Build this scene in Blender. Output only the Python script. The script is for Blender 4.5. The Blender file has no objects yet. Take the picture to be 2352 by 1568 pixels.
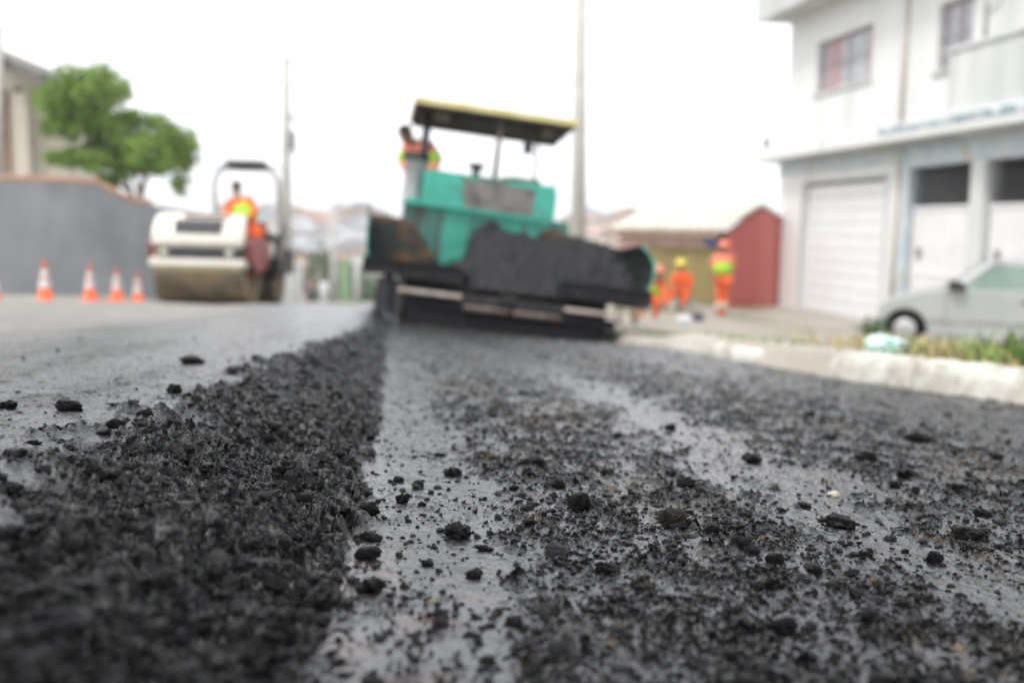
import bpy, bmesh, math, random
import numpy as np
from mathutils import Vector, Matrix, Quaternion
random.seed(7); rng = np.random.default_rng(11)
sc = bpy.context.scene
COL = sc.collection
# ---------------------------------------------------------------- camera
FPX, W2, H2 = 2287.0, 1176.0, 784.0          # the photo measured on a 2352 x 1568 sheet
PITCH, ROLL = math.radians(6.5), math.radians(0.8)
CF = np.array([0, math.cos(PITCH), -math.sin(PITCH)])
CR0 = np.array([1.0, 0, 0]); CU0 = np.array([0, math.sin(PITCH), math.cos(PITCH)])
CR = CR0*math.cos(ROLL)+CU0*math.sin(ROLL); CU = CU0*math.cos(ROLL)-CR0*math.sin(ROLL)
CAM = np.array([0, 0, 0.3])
cd = bpy.data.cameras.new('camera'); cam = bpy.data.objects.new('camera', cd); COL.objects.link(cam)
cd.sensor_width = 36.0; cd.lens = 36.0*FPX/2352.0; cd.clip_start = 0.02; cd.clip_end = 3000
cam.matrix_world = Matrix(((CR[0], CU[0], -CF[0], 0), (CR[1], CU[1], -CF[1], 0), (CR[2], CU[2], -CF[2], 0.3), (0, 0, 0, 1)))
cd.dof.use_dof = True; cd.dof.focus_distance = 1.36; cd.dof.aperture_fstop = 2.35; cd.dof.aperture_blades = 9
sc.camera = cam
# ---------------------------------------------------------------- sky, sun, exposure
SUN_EL, SUN_AZ = math.radians(55), math.radians(229)
w = bpy.data.worlds.new('World'); sc.world = w; w.use_nodes = True
nt = w.node_tree; nt.nodes.clear()
sky = nt.nodes.new('ShaderNodeTexSky'); sky.sky_type = 'NISHITA'; sky.sun_disc = False
sky.sun_elevation = SUN_EL; sky.sun_rotation = SUN_AZ; sky.dust_density = 1.5; sky.air_density = 1.0; sky.ozone_density = 1.0
hs = nt.nodes.new('ShaderNodeHueSaturation'); hs.inputs['Saturation'].default_value = 0.14
bg = nt.nodes.new('ShaderNodeBackground'); bg.inputs['Strength'].default_value = 0.15
ov = nt.nodes.new('ShaderNodeMixRGB'); ov.inputs[0].default_value = 0.72; ov.inputs[2].default_value = (9.6, 9.75, 10.0, 1)   # bright cloud sheet over the clear sky
wo = nt.nodes.new('ShaderNodeOutputWorld')
nt.links.new(sky.outputs[0], hs.inputs['Color']); nt.links.new(hs.outputs[0], ov.inputs[1]); nt.links.new(ov.outputs[0], bg.inputs['Color']); nt.links.new(bg.outputs[0], wo.inputs[0])
sl = bpy.data.lights.new('sun', 'SUN'); sl.energy = 1.5; sl.angle = math.radians(14); sl.color = (1.0, 0.96, 0.9)
so = bpy.data.objects.new('sun', sl); COL.objects.link(so)
# sun behind and left of the camera, high
sd = Vector((-0.755*math.cos(SUN_EL), -0.656*math.cos(SUN_EL), math.sin(SUN_EL)))
so.rotation_euler = sd.to_track_quat('Z', 'Y').to_euler()
sc.view_settings.view_transform = 'Standard'; sc.view_settings.look = 'None'
sc.view_settings.exposure = 0.46; sc.view_settings.gamma = 1.0
try:
    sc.cycles.use_denoising = True; sc.cycles.denoiser = 'OPENIMAGEDENOISE'
    sc.cycles.max_bounces = 6; sc.cycles.diffuse_bounces = 3; sc.cycles.glossy_bounces = 3
    sc.cycles.caustics_reflective = False; sc.cycles.caustics_refractive = False
    sc.cycles.use_adaptive_sampling = True; sc.cycles.adaptive_threshold = 0.012
except Exception: pass

def P(px, py, Y):
    d = CF*FPX + CR*(px-W2) - CU*(py-H2)
    return Vector(CAM + d*(Y/d[1]))
# ---------------------------------------------------------------- numpy noise
def _h(ix, iy, s):
    n = (ix.astype(np.int64)*374761393 + iy.astype(np.int64)*668265263 + s*2147483647) & 0xffffffff
    n = ((n ^ (n >> 13))*1274126177) & 0xffffffff
    n = n ^ (n >> 16)
    return n
def _hf(ix, iy, s): return (_h(ix, iy, s) & 0xffffff)/float(0xffffff)
def pn(x, y, s=0):
    ix = np.floor(x); iy = np.floor(y); fx = x-ix; fy = y-iy
    u = fx*fx*fx*(fx*(fx*6-15)+10); v = fy*fy*fy*(fy*(fy*6-15)+10)
    r = 0
    for dx in (0, 1):
        for dy in (0, 1):
            a = _hf(ix+dx, iy+dy, s)*6.2831853
            g = np.cos(a)*(fx-dx)+np.sin(a)*(fy-dy)
            r = r + g*(u if dx else 1-u)*(v if dy else 1-v)
    return r*1.5
def fbm(x, y, s=0, o=4, g=0.5):
    r = 0; a = 1
    for k in range(o):
        r = r + a*pn(x*2**k, y*2**k, s+k*17); a *= g
    return r
def worley(x, y, s=0):
    ix = np.floor(x); iy = np.floor(y)
    best = np.full(x.shape, 9.0); cid = np.zeros(x.shape)
    for dx in (-1, 0, 1):
        for dy in (-1, 0, 1):
            cx = ix+dx; cy = iy+dy
            px = cx+0.1+0.8*_hf(cx, cy, s); py = cy+0.1+0.8*_hf(cx, cy, s+5)
            d = np.hypot(x-px, y-py); m = d < best
            best = np.where(m, d, best); cid = np.where(m, _hf(cx, cy, s+9), cid)
    return best, cid
def sst(a, b, x):
    t = np.clip((x-a)/(b-a), 0, 1); return t*t*(3-2*t)
# ---------------------------------------------------------------- terrain functions
def plane(x, y):
    # the carriageway falls away from the camera and to the right, more so under the paver
    return -(0.075*y + 0.036*np.maximum(x, -5.0)) - 0.06*np.clip(x+0.2, -1.1, 1.6)*_w(8, 10, y)*(1-_w(13.5, 17, y))
def _w(a, b, x):
    t = np.clip((x-a)/(b-a), 0, 1); return t*t*(3-2*t)
KY = [-4, 1, 3.0, 3.85, 4.98, 7.0, 10.07, 20, 40, 80]
KX = [5, 3.1, 2.35, 2.02, 1.62, 1.38, 1.15, -0.3, -3.2, -8.6]
def kerb_x(y): return np.interp(y, KY, KX)
def lot(x, y):
    q = -0.12+0.075*y+0.036*x+0.06*np.maximum(0, x-2)
    k = 0.12; m = -k*np.log(np.exp(-q/k)+math.exp(-1.7/k))
    far = sst(34, 70, y)*np.maximum(0, 0.075*y-2.0)
    return -m-far-0.06*np.clip(x+0.2, -1.1, 1.6)*_w(8, 10, y)*(1-_w(13.5, 17, y))
def left_x(y): return -0.13*y-6.3
def crest_x(y):
    c = -0.485-0.075*y; f = foot_x0(y)
    return np.minimum(c, f-0.13)
def foot_x0(y): return np.where(y < 3.1, -0.055-0.112*y, -0.402-0.128*(y-3.1))
MH = 0.10
def bump(F, r): return np.sqrt(np.maximum(0, 1-(F/r)**2))
def surface(x, y, full=True):
    """height, slope parameter, roughness band, tan grains of the road and the loose edge of the fresh layer"""
    wob = 0.028*pn(x*2+3, y*3.1, 3)+0.022*pn(x*5, y*9, 4)+0.012*pn(x*22, y*26, 14)
    ft = foot_x0(y)+wob*np.minimum(1, y)
    cr = crest_x(y)+0.03*pn(x*1.5, y*4+9, 5)+0.022*pn(x*7, y*13+9, 6)
    su = (ft-x)/(ft-cr); s = np.clip(su, 0, 1)
    prof = np.where(s < 0.5, 2*s*s*0.5+s*0.5, 0)  # gentle toe
    prof = np.where(s >= 0.5, 0.5+(s-0.5)*1.0, prof*1.0)
    prof = np.clip(0.5*(sst(0, 1, s)+s), 0, 1)
    z = plane(x, y) + MH*prof*(1-.92*sst(-0.9, -2.6, x+0.13*y))*(1-sst(11, 14, y))
    slope = sst(0.0, 0.05, s)*(1-sst(0.74, 1.04, su+0.22*pn(x*14, y*14, 8)+.22*pn(x*5, y*5, 88)+.12*pn(x*50, y*50, 89)))
    v = x+0.13*y
    road = 1-sst(0.0, 0.04, s)
    mat = sst(0.9, 1.0, s)
    nb = 0.12*pn(x*1.7, y*0.5, 21)+0.12*pn(x*6, y*2.5, 22)+.09*pn(x*17, y*11, 24)+.05*pn(x*50, y*40, 25)
    vv = v+nb
    band = sst(0.08, 0.26, vv)*(1-sst(0.50, 0.70, vv))*0.75 + .20*sst(.1, .2, vv)*(1-sst(.58, .66, vv)*(1-sst(.82, .95, vv))) - .25*sst(.60, .68, vv)*(1-sst(.80, .92, vv)) + sst(0.76, 1.0, vv)*(1-sst(1.38, 1.55, vv))*0.95
    band = np.clip(band + 0.16*sst(-0.1, 0.25, pn(x*5, y*4, 23)) + 0.3*sst(1.1, 0.6, y)*sst(0.05, 0.2, vv), 0, 1)*road
    if not full: return z, s, slope, band, mat, v
    # loose slope
    F1, c1 = worley(x*26, y*26, 31); F2, c2 = worley(x*55+F1*.3, y*55, 32); F3, c3 = worley(x*120, y*120, 33)
    rg = 1-np.abs(fbm(x*30+.3*F1, y*30, 36, 5, .62)); d = 0.018*pn(x*8, y*8, 34) + 0.024*pn(x*19+1.3*pn(x*9, y*9, 38), y*19, 37) + 0.014*bump(F1, .72)*(0.2+c1)*(c1 > .45) + 0.0055*bump(F2, .70)*(0.2+c2)*(c2 > .3) + 0.0035*bump(F3, .7)*(0.2+c3) + 0.009*(rg-.7) + 0.0022*fbm(x*170, y*170, 35, 3, .7)
    z = z + slope*(d-0.004)
    wet0 = np.clip(sst(0.16, 0.05, vv)+sst(.60, .68, vv)*(1-sst(.78, .90, vv))*.6, 0, 1)
    # road: pitted tack coat with clods
    z = z + road*(0.004*pn(x*4, y*3, 41)+0.0020*pn(x*14, y*11, 42)+0.0034*fbm(x*38, y*30, 43, 6, .66)*(1-.75*wet0))
    clod = sst(-0.10, 0.55, fbm(x*8, y*8, 44, 4, .6))*band
    m1 = (c1 > 0.80-0.35*clod)*sst(0.05, .4, band)
    m2 = (c2 > 0.86-0.42*clod)*sst(0.02, .3, band)
    m3 = (c3 > 0.80-0.50*clod)*(0.30+0.70*sst(0.0, .3, band))
    e1 = bump(F1+0.28*pn(x*70, y*70, 45), .34)*m1*c1; e2 = bump(F2+0.25*pn(x*140, y*140, 46), .40)*m2*c2; e3 = bump(F3, .45)*m3
    wd = np.maximum(0, fbm(x*48+2*pn(x*20, y*20, 48), y*60, 47, 5, .68)-.12)*clod
    z = z + road*(0.0085*e1+0.0060*e2+0.0026*e3+0.0095*wd)
    # fresh rolled mat
    mr = mat*(1-slope)
    z = z + mr*(0.0025*pn(x*3, y*3, 51)+0.0014*fbm(x*60, y*50, 52, 5, .68)+0.0018*bump(F3, .4)*(c3 > .86)+0.003*bump(F2, .35)*(c2 > .975))
    black = np.clip(mr*(.5*sst(-.1, .5, fbm(x*24, y*15, 53, 4, .65))*sst(9, 2, y)+.45*sst(.0, .5, pn((x+.13*y)*7, y*.8, 54)+.4*pn(x*20, y*9, 55))*sst(12, 4, y))+slope*(0.75+.25*c2)+road*np.clip(1.7*(e1+e2+.6*e3)+2.6*wd+0.10*clod, 0, 1)+mr*np.clip(bump(F3, .4)*(c3 > .86)+bump(F2, .35)*(c2 > .975), 0, 1), 0, 1)
    tan = road*.55*np.clip(sst(0.1, 0.5, band), 0, 1)*sst(0.05, 0.6, fbm(x*3.2, y*2.2, 61, 3))*((c3 > 0.80)*bump(F3, .55)+(c2 > .93)*bump(F2, .4))
    tan = tan+road*0.5*(c2 > .99)*bump(F2, .4)
    dust = sst(-1.0, -1.7, v+0.12*pn(x*.8, y*.4, 62)+0.10*pn(x*3, y*1.2, 63)-0.012*y)*sst(.6, 2.2, y)+(1-sst(0, 1, (34-y)/16))*0.6
    wet = road*sst(0.16, 0.05, vv)*sst(-0.2, .1, vv+.1)+road*sst(.60, .68, vv)*(1-sst(.80, .95, vv))*.9+road*sst(1.5, 1.65, vv)*.35
    wet = np.clip(wet*(0.95+0.6*pn(x*6, y*3, 64))+road*.5*sst(.05, .45, pn(x*5, y*3.4, 67)), 0, 1)
    rust = .55*road*sst(0.07, -0.02, vv+.04*pn(x*12, y*12, 66))*sst(1.5, .9, y)*sst(0.1, .45, pn(x*18, y*22, 65))
    return z, black, tan, np.clip(dust, 0, 1), wet, rust, s
def ztop(x, y):
    return float(surface(np.array([x], float), np.array([y], float))[0][0])
def hit(px, py):
    """where the ray through a measured point of the photo meets the near ground"""
    d = CF*FPX + CR*(px-W2) - CU*(py-H2)
    t = 0.0; Y = 0.5
    while Y < 60:
        p = CAM+d*(Y/d[1])
        zz = surface(np.array([p[0]]), np.array([p[1]]), False)[0][0] if p[0] < kerb_x(p[1]) else lot(p[0], p[1])
        if p[2] <= zz: return p
        Y *= 1.004
    return p
# ---------------------------------------------------------------- helpers
def link(name, me, mat=None, parent=None, smooth=False):
    o = bpy.data.objects.new(name, me); COL.objects.link(o)
    if mat is not None: me.materials.append(mat)
    if parent is not None: o.parent = parent
    if smooth: me.polygons.foreach_set('use_smooth', [True]*len(me.polygons))
    return o
def tag(o, label=None, cat=None, group=None, kind=None):
    if label: o['label'] = label
    if cat: o['category'] = cat
    if group: o['group'] = group
    if kind: o['kind'] = kind
    return o
def thing(name, label, cat, loc=(0, 0, 0), rz=0.0, group=None):
    o = bpy.data.objects.new(name, None); COL.objects.link(o); o.empty_display_size = .1
    o.location = loc; o.rotation_euler = (0, 0, rz); tag(o, label, cat, group); return o
class MB:
    def __init__(s): s.v = []; s.f = []
    def add(s, vs, fs, M=None):
        b = len(s.v)
        for q in vs: s.v.append(tuple(M @ Vector(q)) if M is not None else tuple(q))
        for q in fs: s.f.append([b+i for i in q])
        return s
    def box(s, x0, x1, y0, y1, z0, z1, M=None):
        return s.add([(x0, y0, z0), (x1, y0, z0), (x1, y1, z0), (x0, y1, z0), (x0, y0, z1), (x1, y0, z1), (x1, y1, z1), (x0, y1, z1)],
                     [(3, 2, 1, 0), (4, 5, 6, 7), (0, 1, 5, 4), (1, 2, 6, 5), (2, 3, 7, 6), (3, 0, 4, 7)], M)
    def tube(s, pts, rs, n=12, cap=True, M=None):
        pts = [Vector(p) for p in pts]
        if not hasattr(rs, '__len__'): rs = [rs]*len(pts)
        vs = []; fs = []; up = None
        for i, p in enumerate(pts):
            t = (pts[min(i+1, len(pts)-1)]-pts[max(i-1, 0)]).normalized()
            if up is None: up = Vector((0, 0, 1)) if abs(t.z) < .9 else Vector((1, 0, 0))
            a = t.cross(up).normalized(); b = a.cross(t).normalized(); up = b
            for k in range(n):
                th = 2*math.pi*k/n; vs.append(p+(a*math.cos(th)+b*math.sin(th))*rs[i])
        for i in range(len(pts)-1):
            for k in range(n): fs.append((i*n+k, i*n+(k+1) % n, (i+1)*n+(k+1) % n, (i+1)*n+k))
        if cap: fs.append(tuple(range(n))[::-1]); fs.append(tuple((len(pts)-1)*n+k for k in range(n)))
        return s.add(vs, fs, M)
    def prism(s, prof, a0, a1, axis='x', M=None, sc1=None):
        """prof: closed 2D outline; axis x -> prof is (y,z); axis y -> (x,z); axis z -> (x,y)"""
        n = len(prof)
        def mk(p, a): return {'x': (a, p[0], p[1]), 'y': (p[0], a, p[1]), 'z': (p[0], p[1], a)}[axis]
        vs = [mk(p, a0) for p in prof]+[mk(p, a1) for p in prof]
        fs = [tuple(range(n))[::-1], tuple(range(n, 2*n))]+[(i, (i+1) % n, n+(i+1) % n, n+i) for i in range(n)]
        return s.add(vs, fs, M)
    def lathe(s, prof, n=24, M=None):
        vs = []; fs = []
        for r, z in prof:
            for k in range(n):
                th = 2*math.pi*k/n; vs.append((r*math.cos(th), r*math.sin(th), z))
        for i in range(len(prof)-1):
            for k in range(n): fs.append((i*n+k, i*n+(k+1) % n, (i+1)*n+(k+1) % n, (i+1)*n+k))
        return s.add(vs, fs, M)
    def build(s, name, mat, parent=None, bevel=0.0, smooth=False, seg=2):
        me = bpy.data.meshes.new(name); me.from_pydata(s.v, [], s.f); me.update()
        bm = bmesh.new(); bm.from_mesh(me); bmesh.ops.recalc_face_normals(bm, faces=bm.faces)
        bm.to_mesh(me); bm.free()
        o = link(name, me, mat, parent, smooth)
        if bevel:
            m = o.modifiers.new('bevel', 'BEVEL'); m.width = bevel; m.segments = seg; m.limit_method = 'ANGLE'; m.angle_limit = math.radians(35)
        return o
def rot(ax, deg): return Matrix.Rotation(math.radians(deg), 4, ax)
def tr(x, y, z): return Matrix.Translation((x, y, z))
# ---------------------------------------------------------------- materials
def principled(name):
    m = bpy.data.materials.new(name); m.use_nodes = True; n = m.node_tree
    return m, n, n.nodes['Principled BSDF']
def mat_noise(name, c1, c2, rough=0.6, scale=4.0, bump=0.0, bscale=40.0, metal=0.0, lo=.35, hi=.65, c3=None, scale3=1.0, t3=(.55, .75), streak=False, coat=0.0, spec=.5):
    m, n, b = principled(name); N = n.nodes; L = n.links
    tc = N.new('ShaderNodeTexCoord'); src = tc.outputs['Object']
    mp = N.new('ShaderNodeMapping'); L.new(src, mp.inputs[0])
    if streak: mp.inputs['Scale'].default_value = (1, 1, .12)
    t = N.new('ShaderNodeTexNoise'); t.inputs['Scale'].default_value = scale; t.inputs['Detail'].default_value = 8; t.inputs['Roughness'].default_value = .62
    L.new(mp.outputs[0], t.inputs['Vector'])
    r = N.new('ShaderNodeValToRGB'); r.color_ramp.elements[0].position = lo; r.color_ramp.elements[1].position = hi
    r.color_ramp.elements[0].color = (*c1, 1); r.color_ramp.elements[1].color = (*c2, 1); L.new(t.outputs['Fac'], r.inputs[0])
    out = r.outputs[0]
    if c3:
        t3n = N.new('ShaderNodeTexNoise'); t3n.inputs['Scale'].default_value = scale3; t3n.inputs['Detail'].default_value = 6
        L.new(mp.outputs[0], t3n.inputs['Vector'])
        mr = N.new('ShaderNodeMapRange'); mr.inputs['From Min'].default_value = t3[0]; mr.inputs['From Max'].default_value = t3[1]; L.new(t3n.outputs['Fac'], mr.inputs[0])
        mx = N.new('ShaderNodeMixRGB'); mx.inputs[2].default_value = (*c3, 1); L.new(mr.outputs[0], mx.inputs[0]); L.new(out, mx.inputs[1]); out = mx.outputs[0]
    L.new(out, b.inputs['Base Color'])
    b.inputs['Roughness'].default_value = rough; b.inputs['Metallic'].default_value = metal
    b.inputs['Specular IOR Level'].default_value = spec
    if coat: b.inputs['Coat Weight'].default_value = coat
    if bump:
        bt = N.new('ShaderNodeTexNoise'); bt.inputs['Scale'].default_value = bscale; bt.inputs['Detail'].default_value = 5; L.new(src, bt.inputs['Vector'])
        bp = N.new('ShaderNodeBump'); bp.inputs['Strength'].default_value = bump; bp.inputs['Distance'].default_value = .02; L.new(bt.outputs['Fac'], bp.inputs['Height']); L.new(bp.outputs[0], b.inputs['Normal'])
    return m
def road_mat():
    m, n, b = principled('bituminous surface'); N = n.nodes; L = n.links
    def att(nm):
        a = N.new('ShaderNodeAttribute'); a.attribute_name = nm; return a.outputs['Fac']
    def mix(f, a, c):
        x = N.new('ShaderNodeMixRGB'); L.new(f, x.inputs[0])
        if isinstance(a, tuple): x.inputs[1].default_value = (*a, 1)
        else: L.new(a, x.inputs[1])
        x.inputs[2].default_value = (*c, 1); return x.outputs[0]
    def mixv(f, a, c):
        x = N.new('ShaderNodeMix'); x.data_type = 'FLOAT'; L.new(f, x.inputs['Factor'])
        if isinstance(a, float): x.inputs['A'].default_value = a
        else: L.new(a, x.inputs['A'])
        if isinstance(c, float): x.inputs['B'].default_value = c
        else: L.new(c, x.inputs['B'])
        return x.outputs['Result']
    tc = N.new('ShaderNodeTexCoord').outputs['Object']
    def noise(s, d=6, r=.6):
        t = N.new('ShaderNodeTexNoise'); t.inputs['Scale'].default_value = s; t.inputs['Detail'].default_value = d; t.inputs['Roughness'].default_value = r; L.new(tc, t.inputs['Vector']); return t.outputs['Fac']
    def rng_(f, a, c, lo=0, hi=1):
        x = N.new('ShaderNodeMapRange'); L.new(f, x.inputs[0]); x.inputs['From Min'].default_value = a; x.inputs['From Max'].default_value = c
        x.inputs['To Min'].default_value = lo; x.inputs['To Max'].default_value = hi; return x.outputs[0]
    base = mix(rng_(noise(6), .35, .7), (.027, .028, .032), (.052, .053, .059))
    base = mix(rng_(noise(130, 5, .75), .52, .62, 0, .9), base, (.006, .006, .007))
    base = mix(att('dust'), base, (.235, .22, .20))
    base = mix(att('black'), base, (.0035, .0035, .004))
    base = mix(att('tan'), base, (.16, .115, .07))
    base = mix(att('rust'), base, (.05, .014, .007))
    L.new(base, b.inputs['Base Color'])
    ro = rng_(noise(25, 5, .7), .3, .7, .15, .32)
    ro = mixv(att('wet'), ro, .22); ro = mixv(att('dust'), ro, .72); ro = mixv(att('black'), ro, .21); ro = mixv(att('tan'), ro, .6); ro = mixv(att('rust'), ro, .12)
    L.new(ro, b.inputs['Roughness'])
    film = rng_(noise(70, 6, .74), .49, .62, .0, 1.0)   # how much fresh bitumen film coats the grains
    sp = mixv(att('black'), mixv(att('wet'), rng_(noise(90, 6, .75), .40, .60, .62, 1.0), 1.0), rng_(film, 0, 1, .01, 1.0))
    L.new(sp, b.inputs['Specular IOR Level'])
    vo = N.new('ShaderNodeTexVoronoi'); vo.inputs['Scale'].default_value = 140; L.new(tc, vo.inputs['Vector'])
    hN = N.new('ShaderNodeMath'); hN.operation = 'ADD'; L.new(noise(150, 6, .72), hN.inputs[0]); L.new(vo.outputs['Distance'], hN.inputs[1])
    bp = N.new('ShaderNodeBump'); bp.inputs['Distance'].default_value = .0034; L.new(hN.outputs[0], bp.inputs['Height'])
    L.new(mixv(att('black'), mixv(att('wet'), .32, .16), .65), bp.inputs['Strength'])
    L.new(bp.outputs[0], b.inputs['Normal'])
    return m
M = {}
M['road'] = road_mat()
M['chunk'] = mat_noise('bitumen coated stone', (.003, .003, .0035), (.009, .009, .010), .28, 90, 1.0, 220, spec=.3)
M['chunkbrown'] = mat_noise('dirty coated stone', (.006, .0055, .005), (.022, .018, .014), .38, 60, .9, 300, c3=(.13, .10, .065), scale3=70, t3=(.55, .7), spec=.4)
M['pebble'] = mat_noise('pale pebble', (.35, .32, .25), (.55, .52, .44), .6, 80, .3, 300)
M['kerb'] = mat_noise('whitewashed kerb', (.44, .42, .37), (.66, .64, .59), .8, 3, .4, 30, c3=(.24, .21, .17), scale3=5, t3=(.52, .70))
M['dirt'] = mat_noise('packed dirt and concrete', (.29, .255, .215), (.42, .385, .345), .9, .7, .5, 8, c3=(.20, .19, .11), scale3=.45, t3=(.52, .68))
M['side'] = mat_noise('old concrete pavement', (.30, .28, .25), (.42, .40, .36), .85, 1.0, .3, 10, c3=(.22, .22, .15), scale3=.6, t3=(.55, .7))
M['hill'] = mat_noise('hillside', (.10, .13, .07), (.26, .23, .18), .95, .05, 0, 5)
M['white'] = mat_noise('white painted plaster', (.69, .70, .695), (.755, .76, .75), .8, 1.2, .15, 20, c3=(.52, .54, .53), scale3=.9, t3=(.58, .85), streak=True)
M['whiteold'] = mat_noise('stained white plaster', (.48, .50, .495), (.66, .67, .66), .85, 1.0, .2, 20, c3=(.33, .35, .35), scale3=1.1, t3=(.52, .8), streak=True)
M['shutter'] = mat_noise('white steel shutter', (.74, .75, .76), (.79, .795, .80), .5, 2)
M['bluegrey'] = mat_noise('faded blue paint', (.42, .50, .55), (.58, .63, .65), .8, 2.5, .2, 20, c3=(.50, .42, .30), scale3=2, t3=(.55, .7))
M['frieze'] = mat_noise('teal frieze', (.24, .32, .36), (.60, .63, .64), .8, 5, 0, 20, lo=.45, hi=.55)
M['gate'] = mat_noise('pale sheet gate', (.74, .73, .725), (.82, .81, .81), .6, 1.5)
M['bars'] = mat_noise('dark bars', (.05, .05, .06), (.10, .10, .11), .6, 5)
M['barsgrey'] = mat_noise('grey window bars', (.20, .20, .22), (.30, .30, .32), .6, 5)
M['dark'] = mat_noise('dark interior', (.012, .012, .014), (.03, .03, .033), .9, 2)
M['curtain'] = mat_noise('pink curtain', (.60, .38, .40), (.70, .50, .51), .9, 5)
M['pane'] = mat_noise('window pane', (.52, .54, .58), (.64, .66, .69), .12, 1.5)
M['winframe'] = mat_noise('window frame', (.38, .28, .29), (.48, .38, .39), .6, 5)
M['tile'] = mat_noise('terracotta tile', (.42, .22, .14), (.58, .36, .26), .85, 2.5, .4, 12)
M['tilepale'] = mat_noise('weathered pale roof tile', (.60, .54, .46), (.70, .65, .58), .85, 1.2, .3, 12)
M['tilefar'] = mat_noise('haze paled tile', (.40, .27, .22), (.52, .38, .32), .9, .5)  # hillside roofs: paleness of distance haze mixed into the tile colour
M['roofdark'] = mat_noise('dark roof', (.13, .12, .11), (.24, .22, .20), .85, 2, .3, 12)
M['red'] = mat_noise('red painted wall', (.46, .11, .10), (.60, .19, .17), .8, .8, .2, 12, c3=(.52, .22, .18), scale3=.8, t3=(.5, .75), streak=True)
M['ochre'] = mat_noise('ochre gate', (.30, .235, .095), (.42, .34, .15), .7, .8, 0, 12, streak=True)
M['redpale'] = mat_noise('faded red wall', (.46, .28, .24), (.58, .40, .35), .85, 1.4)
M['navy'] = mat_noise('blue awning', (.035, .045, .12), (.06, .07, .17), .7, 3)
M['greywall'] = mat_noise('grey rendered wall', (.275, .285, .30), (.345, .355, .37), .9, .55, .2, 10, c3=(.20, .205, .21), scale3=.25, t3=(.52, .66))
M['cream'] = mat_noise('cream plaster', (.55, .50, .42), (.66, .61, .53), .85, .8)
M['brown'] = mat_noise('brown panel', (.26, .18, .12), (.38, .28, .21), .8, 1.2)
M['concrete'] = mat_noise('pole concrete', (.42, .41, .38), (.55, .54, .50), .9, 3, .2, 20)
M['bark'] = mat_noise('bark', (.10, .075, .05), (.20, .16, .12), .95, 8, .5, 30)
M['steel'] = mat_noise('dark steel', (.02, .02, .022), (.06, .056, .052), .55, 8, .15, 60, metal=.2, spec=.2)
M['grey'] = mat_noise('grey metal', (.22, .22, .22), (.36, .35, .35), .6, 4, .1, 40)
M['green'] = mat_noise('green machine paint', (.018, .27, .20), (.03, .36, .265), .42, 2.2, .05, 40, c3=(.045, .085, .07), scale3=2.3, t3=(.50, .68), coat=.2)
M['greendirty'] = mat_noise('bitumen stained green paint', (.02, .24, .175), (.035, .33, .24), .5, 3, .1, 40, c3=(.04, .04, .038), scale3=2.2, t3=(.475, .57), streak=True)
M['hopper'] = mat_noise('scorched hopper plate', (.007, .014, .012), (.018, .021, .02), .5, 2, .3, 25, spec=.2, c3=(.15, .065, .02), scale3=1.8, t3=(.47, .64))
M['rubber'] = mat_noise('black rubber', (.006, .006, .007), (.016, .016, .018), .5, 5, .2, 50, spec=.15)
M['sidearm'] = mat_noise('blue grey steel', (.03, .035, .05), (.07, .075, .09), .6, 5)
M['soot'] = mat_noise('sooty radiator grille', (.08, .072, .07), (.19, .175, .17), .7, 5, .2, 30)
M['palegrey'] = mat_noise('pale grey metal', (.42, .42, .43), (.56, .56, .56), .5, 4)
M['yellow'] = mat_noise('pale yellow paint', (.58, .50, .22), (.72, .64, .36), .6, 3)
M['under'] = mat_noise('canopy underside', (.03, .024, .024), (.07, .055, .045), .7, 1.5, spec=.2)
M['beige'] = mat_noise('worn beige metal', (.34, .28, .24), (.50, .44, .40), .6, 6)
M['brownmetal'] = mat_noise('rusty brown metal', (.07, .05, .04), (.16, .12, .10), .6, 6)
M['rcream'] = mat_noise('cream machine paint', (.68, .64, .54), (.80, .77, .70), .4, 2.5, c3=(.50, .42, .30), scale3=2.5, t3=(.58, .8), coat=.3)
M['rred'] = mat_noise('dark red machine paint', (.22, .025, .03), (.32, .05, .05), .45, 3)
M['drum'] = mat_noise('worn steel drum', (.14, .12, .09), (.36, .29, .20), .42, 2.0, .08, 40, metal=.65, c3=(.33, .22, .10), scale3=1.8, t3=(.48, .62))
M['grille'] = mat_noise('black grille', (.03, .03, .036), (.07, .07, .08), .6, 30)
M['lamp'] = mat_noise('headlamp glass', (.45, .44, .38), (.6, .58, .5), .15, 4)
M['cone'] = mat_noise('orange cone plastic', (.78, .12, .035), (.86, .17, .06), .5, 6)
M['refl'] = mat_noise('white reflective band', (.66, .64, .62), (.80, .78, .77), .45, 8)
M['orange'] = mat_noise('orange workwear', (.74, .105, .02), (.86, .17, .05), .85, 6, .3, 20)
M['coral'] = mat_noise('coral orange cloth', (.82, .20, .12), (.88, .30, .21), .85, 6, .3, 20)
M['lime'] = mat_noise('lime safety cloth', (.38, .64, .05), (.50, .76, .10), .85, 6, .3, 20)
M['yel'] = mat_noise('yellow hard hat', (.78, .66, .06), (.84, .74, .12), .4, 6)
M['palestripe'] = mat_noise('silver tape', (.55, .50, .36), (.66, .62, .48), .5, 6)
M['skin'] = mat_noise('brown skin', (.22, .11, .07), (.32, .17, .11), .6, 10)
M['hair'] = mat_noise('black hair', (.012, .01, .01), (.03, .025, .022), .6, 30)
M['boot'] = mat_noise('dark boots', (.03, .022, .02), (.06, .045, .04), .6, 8)
M['navycloth'] = mat_noise('navy cloth', (.02, .028, .08), (.04, .05, .12), .9, 8)
M['whitecloth'] = mat_noise('white cloth', (.68, .70, .74), (.80, .81, .84), .9, 8)
M['silver'] = mat_noise('silver grey car paint', (.40, .42, .42), (.47, .49, .48), .42, 1.0, metal=.25, coat=.15)
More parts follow.
